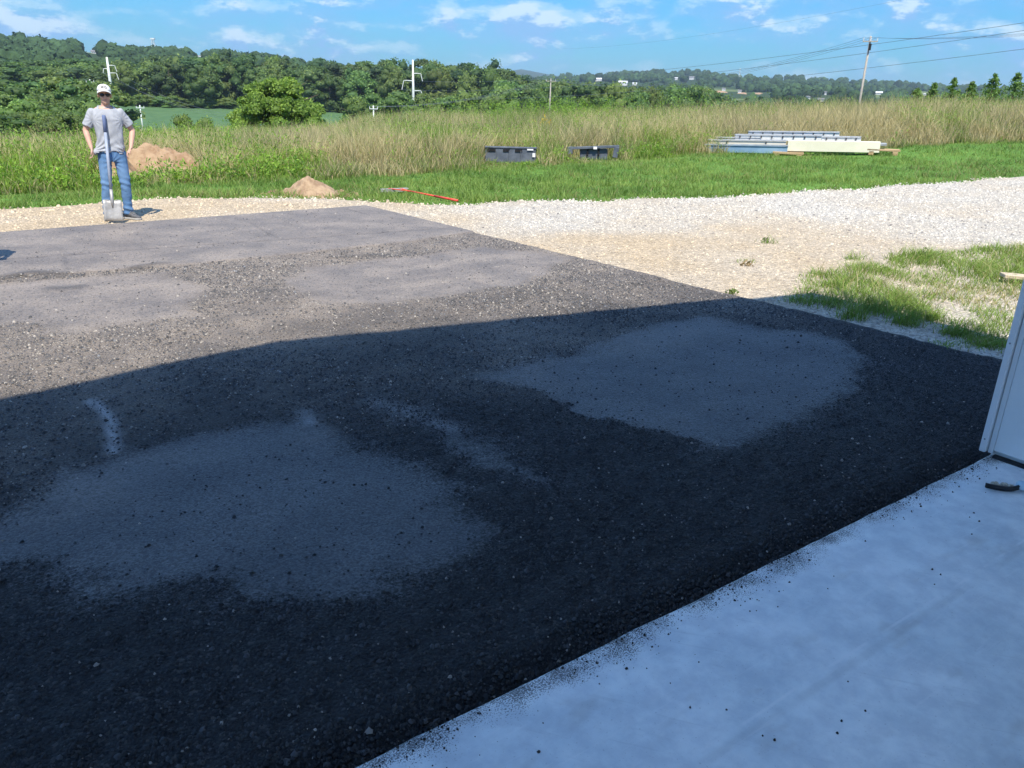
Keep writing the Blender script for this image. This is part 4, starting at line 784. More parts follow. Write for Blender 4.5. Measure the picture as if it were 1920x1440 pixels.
def wpole(px, ptop, r, label, arm, trans=False, name='utility_pole', mat_=None, lean=0):
    p = at(px, ptop, r); zb_ = gz1(p[0], p[1]); h = p[2] - zb_; e = empty(name, (p[0], p[1], zb_), -math.atan2(p[0], p[1]) + .15); mb = MB(); mb.tube([(-lean, 0, -.5), (0, 0, h)], [.17, .11], 8); mb.build('pole', mat_ or M_woodpole, e, True); tips = []
    a = MB(); a.box((0, -.16, h - .55), (arm, .1, .13)); ao = a.build('crossarm', mat_ or M_woodpole, e)
    for sx_ in (-.46, 0, .46):
        i_ = MB(); i_.tube([(sx_ * arm, -.16, h - .48), (sx_ * arm, -.16, h - .15)], [.06, .04], 6); i_.build('insulator', M_trim, ao if sx_ else e); tips.append(Vector((p[0], p[1], zb_)) + Matrix.Rotation(e.rotation_euler.z, 3, 'Z') @ Vector((sx_ * arm, -.16, h - .15)))
    if trans: i_ = MB(); i_.tube([(.05, -.3, h - 1.5), (.05, -.3, h - .8)], [.14, .14], 8); i_.build('cutout_switch', M_rubber, e)
    setp(e, label, 'utility pole', 'wooden distribution poles'); return tips
tC = wpole(1633, 68, 105, 'leaning wooden utility pole with crossarm right of centre', 1.6, True); tD = wpole(1033, 147, 175, 'short wooden pole standing in the meadow right of the pylon', 2.2); tE = wpole(700, 198, 150, 'low pale pole top showing above the meadow left of the pylon', 1.5, mat_=M_steelpole); tF = wpole(262, 197, 190, 'small pale crossarm pole on the crop field', 1.6, mat_=M_steelpole); tG = wpole(168, 149, 200, 'small pale crossarm pole left of the worker\'s cap', 1.6, mat_=M_steelpole)
def wire(a, b, sag, rad, label, n=40):
    a = Vector(a); b = Vector(b); pts = []
    for i in range(n + 1):
        t = i / n; p = a.lerp(b, t); p.z -= 4 * sag * t * (1 - t); pts.append(p)
    mb = MB(); mb.tube(pts, rad, 5); o = mb.build('power_line', M_wire); setp(o, label, 'wire', 'overhead wires'); return o
def thru(px, py, r): return Vector(at(px, py, r))
# transmission wires from the centre pylon to the next pylon out of frame on the right
for k, (ya, yb) in enumerate(((1920, 44), (1920, 56), (1920, 87))):
    end = thru(2150, (8, 22, 62)[k], 95); lo = thru(1440, (111, 124, 149)[k], 120)
    a = tipsA[(0, 1, 2)[k]]; best = None
    for sag in np.arange(0, 9, .25):     # sag that makes the span hang through the point seen in the middle
        dd = 1e9
        for t in np.linspace(.1, .95, 60):
            p = a.lerp(end, t); p.z -= 4 * sag * t * (1 - t); x, y, z = p; az_ = math.degrees(math.atan2(x, y)); el_ = math.atan2(z - H, math.hypot(x, y)); A_ = azel(1440, (111, 124, 149)[k]); dd = min(dd, abs(az_ - A_[0]) * .02 + abs(el_ - A_[1]))
        if best is None or dd < best[0]: best = (dd, sag)
    wire(a, end, best[1], .022, 'transmission wire from the centre pylon rising to the right edge, %s of three' % ('topmost', 'middle', 'lowest')[k])
for k in range(3):
    wire(tC[k], thru(2150, (42, 45, 48)[k], 70), .4, .010, 'thin wire from the leaning wooden pole to the right edge, %s' % ('left insulator', 'middle insulator', 'right insulator')[k]); wire(tC[k], tD[k], 3.0, .015, 'wire from the leaning wooden pole down to the short pole, %s' % ('left insulator', 'middle insulator', 'right insulator')[k])
    wire(tD[k], tE[k % 3], 1.4, .016, 'low wire from the short wooden pole to the low pale pole, %s' % ('left end', 'middle', 'right end')[k])
    wire(tipsB[k], thru((470, 480, 490)[k], (222, 228, 234)[k], 160), 2.0, .02, 'wire from the left pylon sloping down over the crop field, %s' % ('upper right arm', 'left arm', 'lower right arm')[k])
wire(thru(1040, 92, 260), thru(1760, -14, 120), 1.5, .010, 'faint high wire crossing the blue sky right of centre')
# lattice tower and mast on the horizon
def lattice(px, ptop, pb_, r, w, label, name):
    p = at(px, ptop, r); b = at(px, pb_, r); h = p[2] - b[2] + 8; e = empty(name, (b[0], b[1], b[2] - 8)); mb = MB(); q = w / 2
    for sx_ in (-1, 1):
        for sy_ in (-1, 1): mb.tube([(sx_ * q, sy_ * q, 0), (sx_ * q * .35, sy_ * q * .35, h)], [.22, .16], 4)
    mb.build('legs', M_steelpole, e); mb = MB(); n = 9
    for i in range(n):
        z0, z1 = h * i / n, h * (i + 1) / n; q0 = q * (1 - .65 * i / n); q1 = q * (1 - .65 * (i + 1) / n); sgn = 1 if i % 2 else -1
        for sy_ in (-1, 1): mb.tube([(sgn * q0, sy_ * q0, z0), (-sgn * q1, sy_ * q1, z1)], [.12, .12], 4); mb.tube([(sy_ * q0, sgn * q0, z0), (sy_ * q1, -sgn * q1, z1)], [.12, .12], 4)
    mb.build('bracing', M_steelpole, e); mb = MB(); mb.box((0, 0, h + .6), (w * .9, w * .5, 1.2)); mb.build('antenna_head', M_steelpole, e); setp(e, label, 'tower'); return e
lattice(289, 74, 96, 950, 5, 'grey lattice tower on the left skyline', 'lattice_tower'); lattice(1386, 129, 145, 1900, 3, 'slender mast on the far right ridge', 'radio_mast')

# ================================================================ THINGS LYING ABOUT
def mound(name, cx_, cy_, rx, ry, h, rot, m, label, seed):
    nA, nR = 72, 26; q, a = np.meshgrid(np.linspace(0, 1, nR), np.linspace(0, 2 * math.pi, nA, endpoint=False), indexing='ij'); q = q.ravel(); a = a.ravel()
    lob = 1 + .16 * np.sin(a * 2 + seed) + .09 * np.sin(a * 5 + seed * 2); lx = np.cos(a) * q * rx * lob; ly = np.sin(a) * q * ry * lob; x = cx_ + lx * math.cos(rot) - ly * math.sin(rot); y = cy_ + lx * math.sin(rot) + ly * math.cos(rot)
    n_ = fbm(x * 3.0, y * 3.0, seed, 5); rid = np.abs(fbm(x * 5, y * 5, seed + 3, 4) - .5) * 2
    z = gz(x, y) - .04 * q + h * np.clip(1 - q ** 1.1, 0, 1) * (.55 + .9 * n_) - rid * .10 * h * (1 - q) + (fbm(x * 16, y * 16, seed + 5, 4) - .5) * .09 * min(1, h * 1.5) * sstep(1 - q, 0, .15)
    z0 = gz1(cx_, cy_); idx = np.arange(nR * nA).reshape(nR, nA); nx_ = np.roll(idx, -1, 1); Fq = np.stack([idx[:-1], nx_[:-1], nx_[1:], idx[1:]], -1).reshape(-1, 4)
    o = link(name, npmesh(name, np.stack([x - cx_, y - cy_, z - z0], 1), Fq), m, smooth=True); o.location = (cx_, cy_, z0); return setp(o, label, 'dirt pile')
M_dirt = pmat('sandy_dirt', (.25, .165, .10), (.40, .285, .18), 7, .95, 1.0, 30); M_clay = pmat('reddish_clay', (.25, .155, .088), (.37, .255, .155), 5, .95, 1.0, 24)
q = hit(580, 366); mound('dirt_pile', q[0], q[1] + .1, .58, .42, .33, .3, M_dirt, 'small heap of sandy dirt at the edge of the gravel', 3)
q = MOUND_A; mound('dirt_mound', q[0], q[1], 1.0, .75, .78, .25, M_clay, 'large reddish dirt mound in the grass right of the worker', 8)
q = MOUND_B; mound('dirt_mound', q[0], q[1], .5, .5, .6, 0, M_clay, 'low dirt mound seen between the worker\'s legs', 15)
cl_ = []
for c_, rx_, n in ((hit(580, 366) + np.array([0, .1]), .75, 160), (MOUND_A, 1.15, 260), (MOUND_B, .7, 90)):
    t = rng.uniform(0, 6.28, n); q = rx_ * np.sqrt(rng.uniform(.15, 1.3, n)); cl_.append(np.stack([c_[0] + q * np.cos(t), c_[1] + q * np.sin(t) * .75], 1))
cl_ = np.concatenate(cl_); szc = np.clip(rng.lognormal(math.log(.018), .5, len(cl_)), .008, .06)
setp(rocks('dirt_clods', cl_[:, 0], cl_[:, 1], gz(cl_[:, 0], cl_[:, 1]) + .015, szc, np.tile([.30, .20, .12], (len(cl_), 1)) * rng.uniform(.6, 1.3, (len(cl_), 1)), M_stone, .8), 'crumbled clods of dirt strewn round the heaps', 'clods', kind='stuff')
# asphalt lute on the grass
M_alu = pmat('scuffed_aluminium', (.30, .29, .27), (.42, .41, .38), 9, .55, .1, 30, .4, .3); M_red = pmat('red_painted_handle', (.62, .05, .035), (.72, .09, .06), 6, .5, .05, 40)
a = hit(755, 363); b = hit(858, 382); za = gz1(*a) + .07; zb2 = gz1(*b) + .05; lute = empty('asphalt_rake', (a[0], a[1], za)); dv = Vector((b[0] - a[0], b[1] - a[1], zb2 - za)); du = Vector((dv.x, dv.y, 0)).normalized(); pv = Vector((-du.y, du.x, 0)); hl = hit(722, 365); hv = Vector((hl[0] - a[0], hl[1] - a[1], 0)); hd = Vector((hv.x, hv.y, 0)).normalized()
mb = MB(); wv = Vector((hd.x, hd.y, 0)); up_ = Vector((0, 0, 1)); mb.box((hd.x * .16, hd.y * .16, .02), (.52, .10, .016), R3(wv, up_.cross(wv), up_), .003); mb.box((hd.x * .16 + .0, hd.y * .16 - .05, .0), (.52, .012, .06), R3(wv, up_.cross(wv), up_), .002); mb.build('blade', M_alu, lute)
mb = MB(); mb.tube([dv * .10, dv * .62], [.014, .014], 8); mb.tube([dv * .10, Vector((hd.x * .05, hd.y * .05, .03))], [.012, .01], 6); mb.tube([dv * .16, Vector((hd.x * .28, hd.y * .28, .03))], [.010, .01], 6); mb.build('bracket', M_red, lute, True)
mb = MB(); mb.tube([dv * .60, dv * 1.0], [.019, .020], 10); mb.build('handle', M_red, lute, True); setp(lute, 'asphalt rake with grey blade and red handle lying on the lawn edge', 'rake')
# dark panels standing in the tall grass
M_dk = pmat('dark_blue_grey_plastic', (.075, .09, .115), (.12, .14, .17), 4, .6, .1, 20); M_blk = pmat('black_void_plastic', (.008, .008, .01), (.014, .014, .016), 4, .7); M_lbl = pmat('white_sticker', (.75, .75, .75), (.8, .8, .8), 3, .6)
def facing(px, py): p = hit(px, py); return p, -math.atan2(p[0], p[1])
p, rz = facing(957, 306); u = math.hypot(*p) / F; e = empty('plastic_tote', (p[0], p[1], gz1(*p)), rz + .05); Wt = 92 * u; Ht = 27 * u
mb = MB(); mb.box((0, .12, Ht * .48), (Wt, .22, Ht * .96), ch=.012); mb.build('body', M_dk, e); mb = MB(); mb.box((0, .12, Ht * .985), (Wt * 1.03, .26, Ht * .10), ch=.01); mb.build('rim', M_dk, e)
for k, (x0, w_) in enumerate(((-.40, .18), (-.10, .13), (.14, .14))): mb = MB(); mb.box((x0 * Wt + .02, -.005, Ht * .82), (w_ * Wt, .02, Ht * .16)); mb.build('slot', M_blk, e)
for k, x0 in enumerate((-.48, -.27, -.03, .2, .47)): mb = MB(); mb.box((x0 * Wt, -.004, Ht * .42), (.02, .03, Ht * .78), ch=.004); mb.build('rib', M_dk, e)
for k, (x0, z0, w_, h_) in enumerate(((.38, .9, .12, .09), (.455, .56, .055, .26))): mb = MB(); mb.box((x0 * Wt, -.026, z0 * Ht), (w_ * Wt, .006, h_ * Ht)); mb.build('sticker', M_lbl, e)
setp(e, 'dark blue-grey plastic tote with black slots half hidden in grass', 'tote')
p, rz = facing(1112, 300); u = math.hypot(*p) / F; e = empty('truck_bumper', (p[0], p[1], gz1(*p)), rz - .05); Wt = 90 * u; zt = 24 * u
mb = MB(); rot_ = Matrix.Rotation(R(-4), 3, 'Y'); mb.box((0, 0, zt - .04), (Wt, .12, .07), rot_, .01); mb.build('beam', M_dk, e)
for sx_, hh_ in ((-.47, .2), (.44, .30)): mb = MB(); mb.box((sx_ * Wt, 0, zt - .02 - hh_ / 2 + sx_ * .05), (.10 * Wt, .16, hh_), Matrix.Rotation(sx_ * .25, 3, 'Y'), .012); mb.build('end_cap', M_dk, e)
for sx_ in (-.12, .10): mb = MB(); mb.box((sx_ * Wt, .02, zt - .16), (.05, .06, .22), ch=.005); mb.build('bracket', M_blk, e)
mb = MB(); mb.box((0, .12, zt * .4), (Wt * .55, .16, zt * .8), ch=.02); mb.build('core', M_dk, e)
mb = MB(); mb.box((.03 * Wt, -.075, zt - .05), (.07 * Wt, .006, .07)); mb.build('sticker', M_lbl, e); setp(e, 'dark bumper bar with white sticker lying in the tall grass', 'bumper')
# stack of door panels on timber blocks
M_cream = pmat('cream_steel_panel', (.68, .63, .49), (.76, .71, .57), 1.2, .55, .08, 9); M_blue = pmat('dusty_blue_panel', (.16, .27, .40), (.24, .36, .48), 2, .6, .1, 15); M_wht2 = pmat('white_steel_panel', (.62, .62, .60), (.75, .75, .73), 2.5, .5, .06, 12); M_galv = pmat('galvanised_rail', (.42, .43, .44), (.55, .56, .57), 5, .4, 0, 30, .5, .6); M_tim = pmat('weathered_timber', (.36, .24, .13), (.50, .35, .2), 4, .9, .5, 30, stretch=(.5, 4, 4)); M_stud = pmat('dark_stud', (.04, .04, .045), (.07, .07, .075), 9, .6)
pc_ = hit(1465, 292); rS = math.hypot(*pc_); uS = (pc_[1] * cp - (gz1(*pc_) - H) * sp) / F * math.cos(math.atan2(pc_[0], pc_[1])); rzS = -math.atan2(pc_[0], pc_[1]) - .02; zS = gz1(*pc_) - .08; RZ = Matrix.Rotation(rzS, 3, 'Z')
def spos(px, py, back=0.0):      # metres right of / above the stack's middle, then pushed back
    return ((px - 1465) * uS, back, (292 - py + (px - 1465) * .028) * uS)
def panel(x0, x1, yb, yt, back, m, label, rail=True, studs=0, name='door_panel', tilt=-.0):
    a_, b_ = spos(x0, yb, back), spos(x1, yb, back); L = b_[0] - a_[0]; hgt = (yb - yt) * uS; c = Vector(((a_[0] + b_[0]) / 2, back, (a_[2] + b_[2]) / 2)); w_ = RZ @ c
    e = empty(name, (pc_[0] + w_.x, pc_[1] + w_.y, zS + w_.z), rzS); e.rotation_euler = (0, math.atan2(-(b_[2] - a_[2]), L), rzS); dpt = .30
    mb = MB(); mb.box((0, dpt / 2, hgt * (.42 if rail else .5)), (L, dpt, hgt * (.84 if rail else 1)), ch=.008); mb.build('skin', m, e)
    if rail:
        mb = MB(); mb.box((0, -.012, hgt * .95), (L * 1.01, .05, hgt * .13), ch=.004); mb.build('rail', M_galv, e); mb = MB(); mb.box((0, dpt - .04, hgt * .95), (L * .99, .05, hgt * .13)); mb.build('rail', M_galv, e)
    for k in range(studs):
        mb = MB(); mb.box((L * ((k + .5) / studs - .5), -.012, hgt * .62), (.035, .035, hgt * .34)); mb.build('stud', M_stud, e)
    setp(e, label, 'panel', 'door panels stacked on timber'); return e
panel(1316, 1475, 283, 267, 0, M_blue, 'blue panel at the bottom left of the panel stack', True, 0); panel(1474, 1640, 278, 258, .02, M_cream, 'long plain cream panel at the right of the stack', False)
panel(1318, 1470, 272, 259, .42, M_cream, 'cream panel with grey rails above the blue panel', True, 2); panel(1535, 1606, 262, 250, .40, M_wht2, 'short white panel with studs behind the cream panel', True, 4)
panel(1330, 1420, 266, 255, .82, M_cream, 'short cream panel at the left back of the stack', True, 2); panel(1368, 1535, 261, 249, .80, M_wht2, 'long white studded panel in the middle of the stack', True, 8); panel(1392, 1568, 254, 243, 1.2, M_wht2, 'topmost white studded panel at the back of the stack', True, 9)
panel(1288, 1318, 282, 274, .15, M_galv, 'short grey metal offcut at the left end of the stack', False, 0, 'metal_offcut'); panel(1636, 1652, 266, 261, .25, M_galv, 'thin metal rail end poking out past the cream panel', False, 0, 'metal_rail')
for k, (x0, x1, y0, y1, bk, lab) in enumerate(((1326, 1362, 292, 283, .05, 'timber block under the left end of the panel stack'), (1448, 1506, 289, 279, .02, 'long timber block under the middle of the panel stack'), (1618, 1676, 279, 271, .1, 'timber plank under the right end of the panel stack'), (1380, 1410, 291, 284, .6, 'timber block under the back of the panel stack'))):
    a_, b_ = spos(x0, y0, bk), spos(x1, y0, bk); w_ = RZ @ Vector(((a_[0] + b_[0]) / 2, bk, 0)); hh_ = (y0 - y1) * uS; zz_ = zS + (a_[2] + b_[2]) / 2; zg = gz1(pc_[0] + w_.x, pc_[1] + w_.y)
    e = empty('timber_block', (pc_[0] + w_.x, pc_[1] + w_.y, zz_), rzS); L = b_[0] - a_[0]
    for j in range(2): mb = MB(); mb.box((0, j * .34, hh_ * .74), (L, .16, hh_ * .45), ch=.006); mb.build('plank', M_tim, e)
    for j in (-1, 1): mb = MB(); mb.box((j * L * .36, .17, hh_ * .22 + min(0, zg - zz_) / 2), (L * .16, .5, hh_ * .5 - min(0, zg - zz_)), ch=.006); mb.build('batten', M_tim, e)
    setp(e, lab, 'timber', 'timber blocks under the panel stack')
# pale plank end at the right edge
p = g(1895, 524); mb = MB(); mb.box((0, 0, 0), (.62, .13, .04), ch=.006); pl = mb.build('plank', pmat('pale_timber', (.50, .40, .29), (.60, .49, .37), 5, .85, .3, 25, stretch=(1, 6, 6))); pl.location = (p[0] + .22, p[1] - .02, Z0 + .085); pl.rotation_euler = (.03, .05, -.12); setp(pl, 'pale wooden plank lying in the grass at the right edge', 'plank')
# weed sprigs on the gravel
for k, (px, py, hh_, lab) in enumerate(((1440, 450, .07, 'tiny weed on the gravel nearest the middle of the drive'), (1730, 478, .13, 'small leafy weed at the top of the grass patch'), (1375, 545, .05, 'small weed beside the shadow corner'), (1402, 492, .05, 'brown tuft on the gravel below the tiny weed'))):
    p = g(px, py); n = 26; t_ = rng.uniform(.1, 1, n); v_, f_, c_ = leaves(rng.normal(0, .03, n), rng.normal(0, .03, n), t_ * hh_, rng.uniform(.03, .055, n), np.tile([.16, .22, .06] if k != 3 else [.3, .22, .12], (n, 1)) * rng.uniform(.7, 1.2, (n, 1)), .6, .5); mb = MB(); mb.tube([(0, 0, -.01), (0, 0, hh_)], [.004, .002], 5)
    e = empty('weed', (p[0], p[1], Z0 + .02)); setp(link('leaf_cluster', npmesh('leaf_cluster', v_, f_, c_), M_leaf, e), kind='stuff'); mb.build('stem', M_bark, e); setp(e, lab, 'weed')
# torn packaging on the garage floor
p = g(1876, 916); M_foam = pmat('dirty_foam', (.42, .36, .28), (.62, .56, .47), 30, .9, .6, 60); M_bt = pmat('pale_blue_plastic', (.42, .60, .72), (.55, .70, .80), 8, .3, .1, 40, .5)
e = empty('torn_packaging', (p[0], p[1], 0.001), R(-12)); e.scale = (.95, .95, .95); tr_ = []; mb = MB(); rings = []
for i in range(15):
    t = i / 14; x = -.075 + .155 * t; y = -.018 - .022 * math.sin(t * math.pi) + .010 * t; ang = .25 * (t - .5); z = .004 + .008 * max(0, t - .75) * 4
    rings.append([(x - .004 * ang, y - .004, z), (x, y + .006, z), (x, y + .008, z + .022), (x, y - .006, z + .022)])
mb.loft(rings); mb.build('rubber_strip', M_rubber, e, True)
mb = MB()
for i in range(7): mb.ell((-.035 + .014 * i, .004 + .006 * math.sin(i * 2.1), .013 + .003 * math.cos(i * 1.7)), (.013, .014, .013 + .004 * (i % 2)), None, 8, 6)
mb.build('foam_filling', M_foam, e, True)
mb = MB(); mb.loft([[(x_, .003 + .026 * math.cos(a) * s_, .026 + .024 * math.sin(a) * s_) for a in np.linspace(0, 6.28, 13)[:-1]] for x_, s_ in ((.07, .8), (.082, 1), (.12, 1.02), (.2, .98), (.26, .9))]); mb.build('plastic_tube', M_bt, e, True); setp(e, 'torn pale blue packaging with black rubber strip on the concrete floor', 'packaging')

# ================================================================ THE WORKER
M_skin = colmat('skin', .55, .35, 30, .10, 60, .08, .002); M_shirt = pmat('grey_cotton', (.33, .345, .375), (.39, .405, .435), 9, .85, .15, 120, .2); M_cap = pmat('white_cap_cloth', (.72, .71, .68), (.78, .77, .74), 20, .8, .1, 150)
M_lens = pmat('dark_lenses', (.008, .008, .01), (.012, .012, .014), 5, .12, spec=.6); M_hair = pmat('dark_brown_hair', (.03, .02, .014), (.055, .038, .026), 60, .6, .4, 150); M_shoe = pmat('dark_grey_shoe', (.07, .07, .075), (.13, .13, .135), 30, .7, .2, 80); M_sole = pmat('pale_sole', (.35, .34, .32), (.45, .44, .42), 20, .8)
N = NM('worn_denim'); co = N.coord(); wv_ = N.ramp(N.noise(6, 4, .6, co), .32, .68); fade = N.attr('fade'); c = N.mix(wv_, (.055, .13, .27), (.085, .175, .33)); c = N.mix(N.ma('MULTIPLY', fade, .75), c, (.20, .32, .48)); M_denim = N.fin(c, .85, N.bump(N.noise(180, 2, .6, co), .25, .002), .15)
M_print = pmat('black_print', (.02, .02, .022), (.03, .03, .03), 9, .7); M_belt = pmat('brown_belt', (.06, .035, .02), (.09, .055, .03), 20, .6)
def remesh(mb, voxel, smooth=6, name='tmp'):
    o = bpy.data.objects.new(name, mb.mesh(name)); col.objects.link(o); m = o.modifiers.new('r', 'REMESH'); m.mode = 'VOXEL'; m.voxel_size = voxel; m.use_smooth_shade = True
    s_ = o.modifiers.new('s', 'SMOOTH'); s_.factor = .5; s_.iterations = smooth
    dg = bpy.context.evaluated_depsgraph_get(); dg.update(); me = bpy.data.meshes.new_from_object(o.evaluated_get(dg)); old = o.data; bpy.data.objects.remove(o); bpy.data.meshes.remove(old); return me
def getv(me): V = np.zeros(len(me.vertices) * 3, np.float32); me.vertices.foreach_get('co', V); return V.reshape(-1, 3)
def setv(me, V): me.vertices.foreach_set('co', np.asarray(V, np.float32).ravel()); me.update()
def cut(me, fn):
    """drop the faces whose vertices satisfy fn"""
    V = getv(me); kill = fn(V); bm = bmesh.new(); bm.from_mesh(me); bm.verts.ensure_lookup_table(); bmesh.ops.delete(bm, geom=[v for v in bm.verts if kill[v.index]], context='VERTS'); bm.to_mesh(me); bm.free(); me.update()
def gauss(V, c, r): return np.exp(-(((V - np.array(c)) / np.array(r)) ** 2).sum(1))
SHL, SHR = Vector((-.160, .0, 1.335)), Vector((.194, .0, 1.340)); ELL, ELR = Vector((-.272, .035, 1.12)), Vector((.318, .04, 1.115)); WRL, WRR = Vector((-.238, -.075, .915)), Vector((.262, -.085, .915))
HIPL, HIPR = Vector((-.082, 0, .86)), Vector((.105, 0, .86)); KNL, KNR = Vector((-.112, -.025, .455)), Vector((.128, -.045, .455)); ANL, ANR = Vector((-.150, .02, .085)), Vector((.118, -.02, .085))
HD = Vector((.026, -.018, 1.548))
def hand(mb, wr, palm_dir, side, curl):
    """palm, four unequal bent fingers and a thumb leaving the side of the palm"""
    d = palm_dir.normalized(); across = Vector((0, 1, 0)); across = (across - d * across.dot(d)).normalized(); inn = d.cross(across).normalized() * side
    pc = wr + d * .075
    for k in range(4): mb.cap(wr + d * .012 + across * (.011 * (k - 1.5)), wr + d * .082 + across * (.0185 * (k - 1.5)), .0145, .0125, 8)
    for k, L in enumerate((.066, .076, .072, .056)):
        b0 = wr + d * .086 + across * (.0195 * (k - 1.5)); c1, c2 = curl
        d1 = (d * math.cos(c1) + inn * math.sin(c1)); d2 = (d * math.cos(c1 + c2) + inn * math.sin(c1 + c2)); b1 = b0 + d1 * L * .5; b2 = b1 + d2 * L * .5
        mb.cap(b0, b1, .0095, .0085, 8); mb.cap(b1, b2, .0085, .007, 8)
    t0 = wr + d * .03 - across * .026; t1 = t0 - across * .022 + d * .028 + inn * .012; t2 = t1 + d * .030 + inn * .014; mb.cap(t0, t1, .013, .0105, 8); mb.cap(t1, t2, .0105, .008, 8)
person = empty('person', (0, 0, 0))
mb = MB()
# head and neck
mb.ell(HD + Vector((0, .012, .035)), (.076, .094, .093)); mb.ell(HD + Vector((0, -.022, -.03)), (.062, .068, .082)); mb.ell(HD + Vector((0, -.058, -.088)), (.030, .028, .024)); mb.ell(HD + Vector((0, -.03, -.07)), (.052, .055, .045))
mb.ell(HD + Vector((0, -.096, -.022)), (.013, .022, .024), Matrix.Rotation(.35, 3, 'X')); mb.cap(HD + Vector((0, -.084, .022)), HD + Vector((0, -.100, -.024)), .008, .0125, 8)
for s_ in (-1, 1): mb.ell(HD + Vector((s_ * .078, .012, -.005)), (.010, .022, .032), Matrix.Rotation(s_ * .3, 3, 'Z')); mb.ell(HD + Vector((s_ * .035, -.068, -.025)), (.025, .02, .02))
mb.ell(HD + Vector((0, -.082, -.058)), (.026, .012, .006)); mb.ell(HD + Vector((0, -.080, -.069)), (.022, .012, .007))
mb.cap((.018, .012, 1.36), HD + Vector((0, .015, -.06)), .062, .055)
mb.ell((.015, .0, 1.375), (.15, .07, .045))
# trunk and limbs below the clothes
mb.ell((.018, 0, 1.20), (.155, .095, .20)); mb.ell((.015, 0, .98), (.135, .088, .15)); mb.ell((.012, .005, .86), (.15, .098, .11))
for sh, el, wr in ((SHL, ELL, WRL), (SHR, ELR, WRR)):
    mb.ell(sh + Vector((0, 0, -.005)), (.054, .054, .056)); mb.cap(sh, sh.lerp(el, .55), .048, .047); mb.cap(sh.lerp(el, .5), el, .046, .037); mb.cap(el, el.lerp(wr, .32), .038, .040); mb.cap(el.lerp(wr, .3), wr, .039, .025)
for hp, kn, an in ((HIPL, KNL, ANL), (HIPR, KNR, ANR)):
    mb.cap(hp, kn, .083, .055); mb.cap(kn, kn.lerp(an, .35) + Vector((0, .012, 0)), .052, .054); mb.cap(kn.lerp(an, .35) + Vector((0, .012, 0)), an, .053, .034); mb.cap(an, an + Vector((0, -.01, -.03)), .034, .030)
hand(mb, WRL, Vector((.12, -.12, -1)), -1, (.55, .75)); hand(mb, WRR, Vector((-.62, -.22, -.72)), 1, (.35, .6))
me = remesh(mb, .0062, 5, 'body'); V = getv(me); C = np.tile(np.array([.56, .34, .25]), (len(V), 1)); red = gauss(V, HD + Vector((0, -.09, -.06)), (.024, .03, .009)) * .65 + gauss(V, HD + Vector((0, -.115, -.025)), (.03, .03, .03)) * .2
C = C * (1 - red[:, None]) + np.array([.46, .19, .16]) * red[:, None]; stub = gauss(V, HD + Vector((0, -.05, -.075)), (.07, .07, .035)) * .18; C *= (1 - stub)[:, None]
knk = (V[:, 2] < .84)[:, None] * 0.0; a_ = me.color_attributes.new('col', 'FLOAT_COLOR', 'POINT'); a_.data.foreach_set('color', np.concatenate([C, np.ones((len(C), 1))], 1).astype(np.float32).ravel()); body = link('body', me, M_skin, person, True)
# t-shirt
def ring(z, cx_, cy_, rx, ry, n=28, e=2.4): return [(cx_ + rx * math.copysign(abs(math.cos(a)) ** (2 / e), math.cos(a)), cy_ + ry * math.copysign(abs(math.sin(a)) ** (2 / e), math.sin(a)), z) for a in np.linspace(0, 2 * math.pi, n + 1)[:-1]]
mb = MB(); mb.loft([ring(.78, .012, .0, .182, .120), ring(.86, .010, .0, .180, .118), ring(.95, .014, .0, .174, .112), ring(1.05, .018, 0, .174, .112), ring(1.15, .02, 0, .182, .116), ring(1.25, .02, 0, .192, .117), ring(1.32, .018, .002, .190, .108), ring(1.375, .016, .004, .155, .088), ring(1.412, .016, .008, .105, .072), ring(1.45, .018, .010, .07, .064)])
for sh, el in ((SHL, ELL), (SHR, ELR)): mb.ell(sh + Vector((0, 0, 0)), (.058, .060, .058)); mb.cap(sh, sh.lerp(el, .85), .058, .068)
me = remesh(mb, .0085, 16, 'shirt')
def neck(V): return (V[:, 2] > 1.405 + .25 * np.clip(V[:, 1], -.1, .06)) & (np.abs(V[:, 0] - .017) < .085)
def sleeve_end(V):
    k = np.zeros(len(V), bool)
    for sh, el in ((SHL, ELL), (SHR, ELR)):
        d = np.array((el - sh).normalized()); t = (V - np.array(sh)) @ d; k |= (t > .185) & (np.abs(V[:, 0] - .017) > .175) & (np.linalg.norm(V - np.array(sh) - t[:, None] * d, axis=1) < .085) & (V[:, 2] > 1.02)
    return k
cut(me, lambda V: neck(V) | sleeve_end(V) | (V[:, 2] < .855 + .012 * np.sin(V[:, 0] * 38) - .012 * (V[:, 0] > .1) - .05 * np.exp(-((V[:, 0] + .19) / .06) ** 2)))
V = getv(me); nrm_ = np.zeros(len(V) * 3, np.float32); me.vertices.foreach_get('normal', nrm_); nrm_ = nrm_.reshape(-1, 3)
dl = V - np.array([-.19, -.06, .87]); ang = np.arctan2(dl[:, 2], dl[:, 0]); rd = np.hypot(dl[:, 0], dl[:, 2]); fold = np.sin(ang * 17) * np.exp(-rd / .17) * .016 * sstep(rd, .02, .08)
dr = V - np.array([.2, -.02, .86]); ang2 = np.arctan2(dr[:, 2], -dr[:, 0]); rd2 = np.hypot(dr[:, 0], dr[:, 2]); fold += np.sin(ang2 * 15) * np.exp(-rd2 / .12) * .010 * sstep(rd2, .02, .07)
for sx_, cxx in ((-1, -.16), (1, .195)): da = V - np.array([cxx, -.02, 1.25]); an_ = np.arctan2(da[:, 2], -sx_ * da[:, 0]); rda = np.hypot(da[:, 0], da[:, 2]); fold += np.sin(an_ * 12 + .5) * np.exp(-rda / .08) * .005 * sstep(rda, .02, .06)
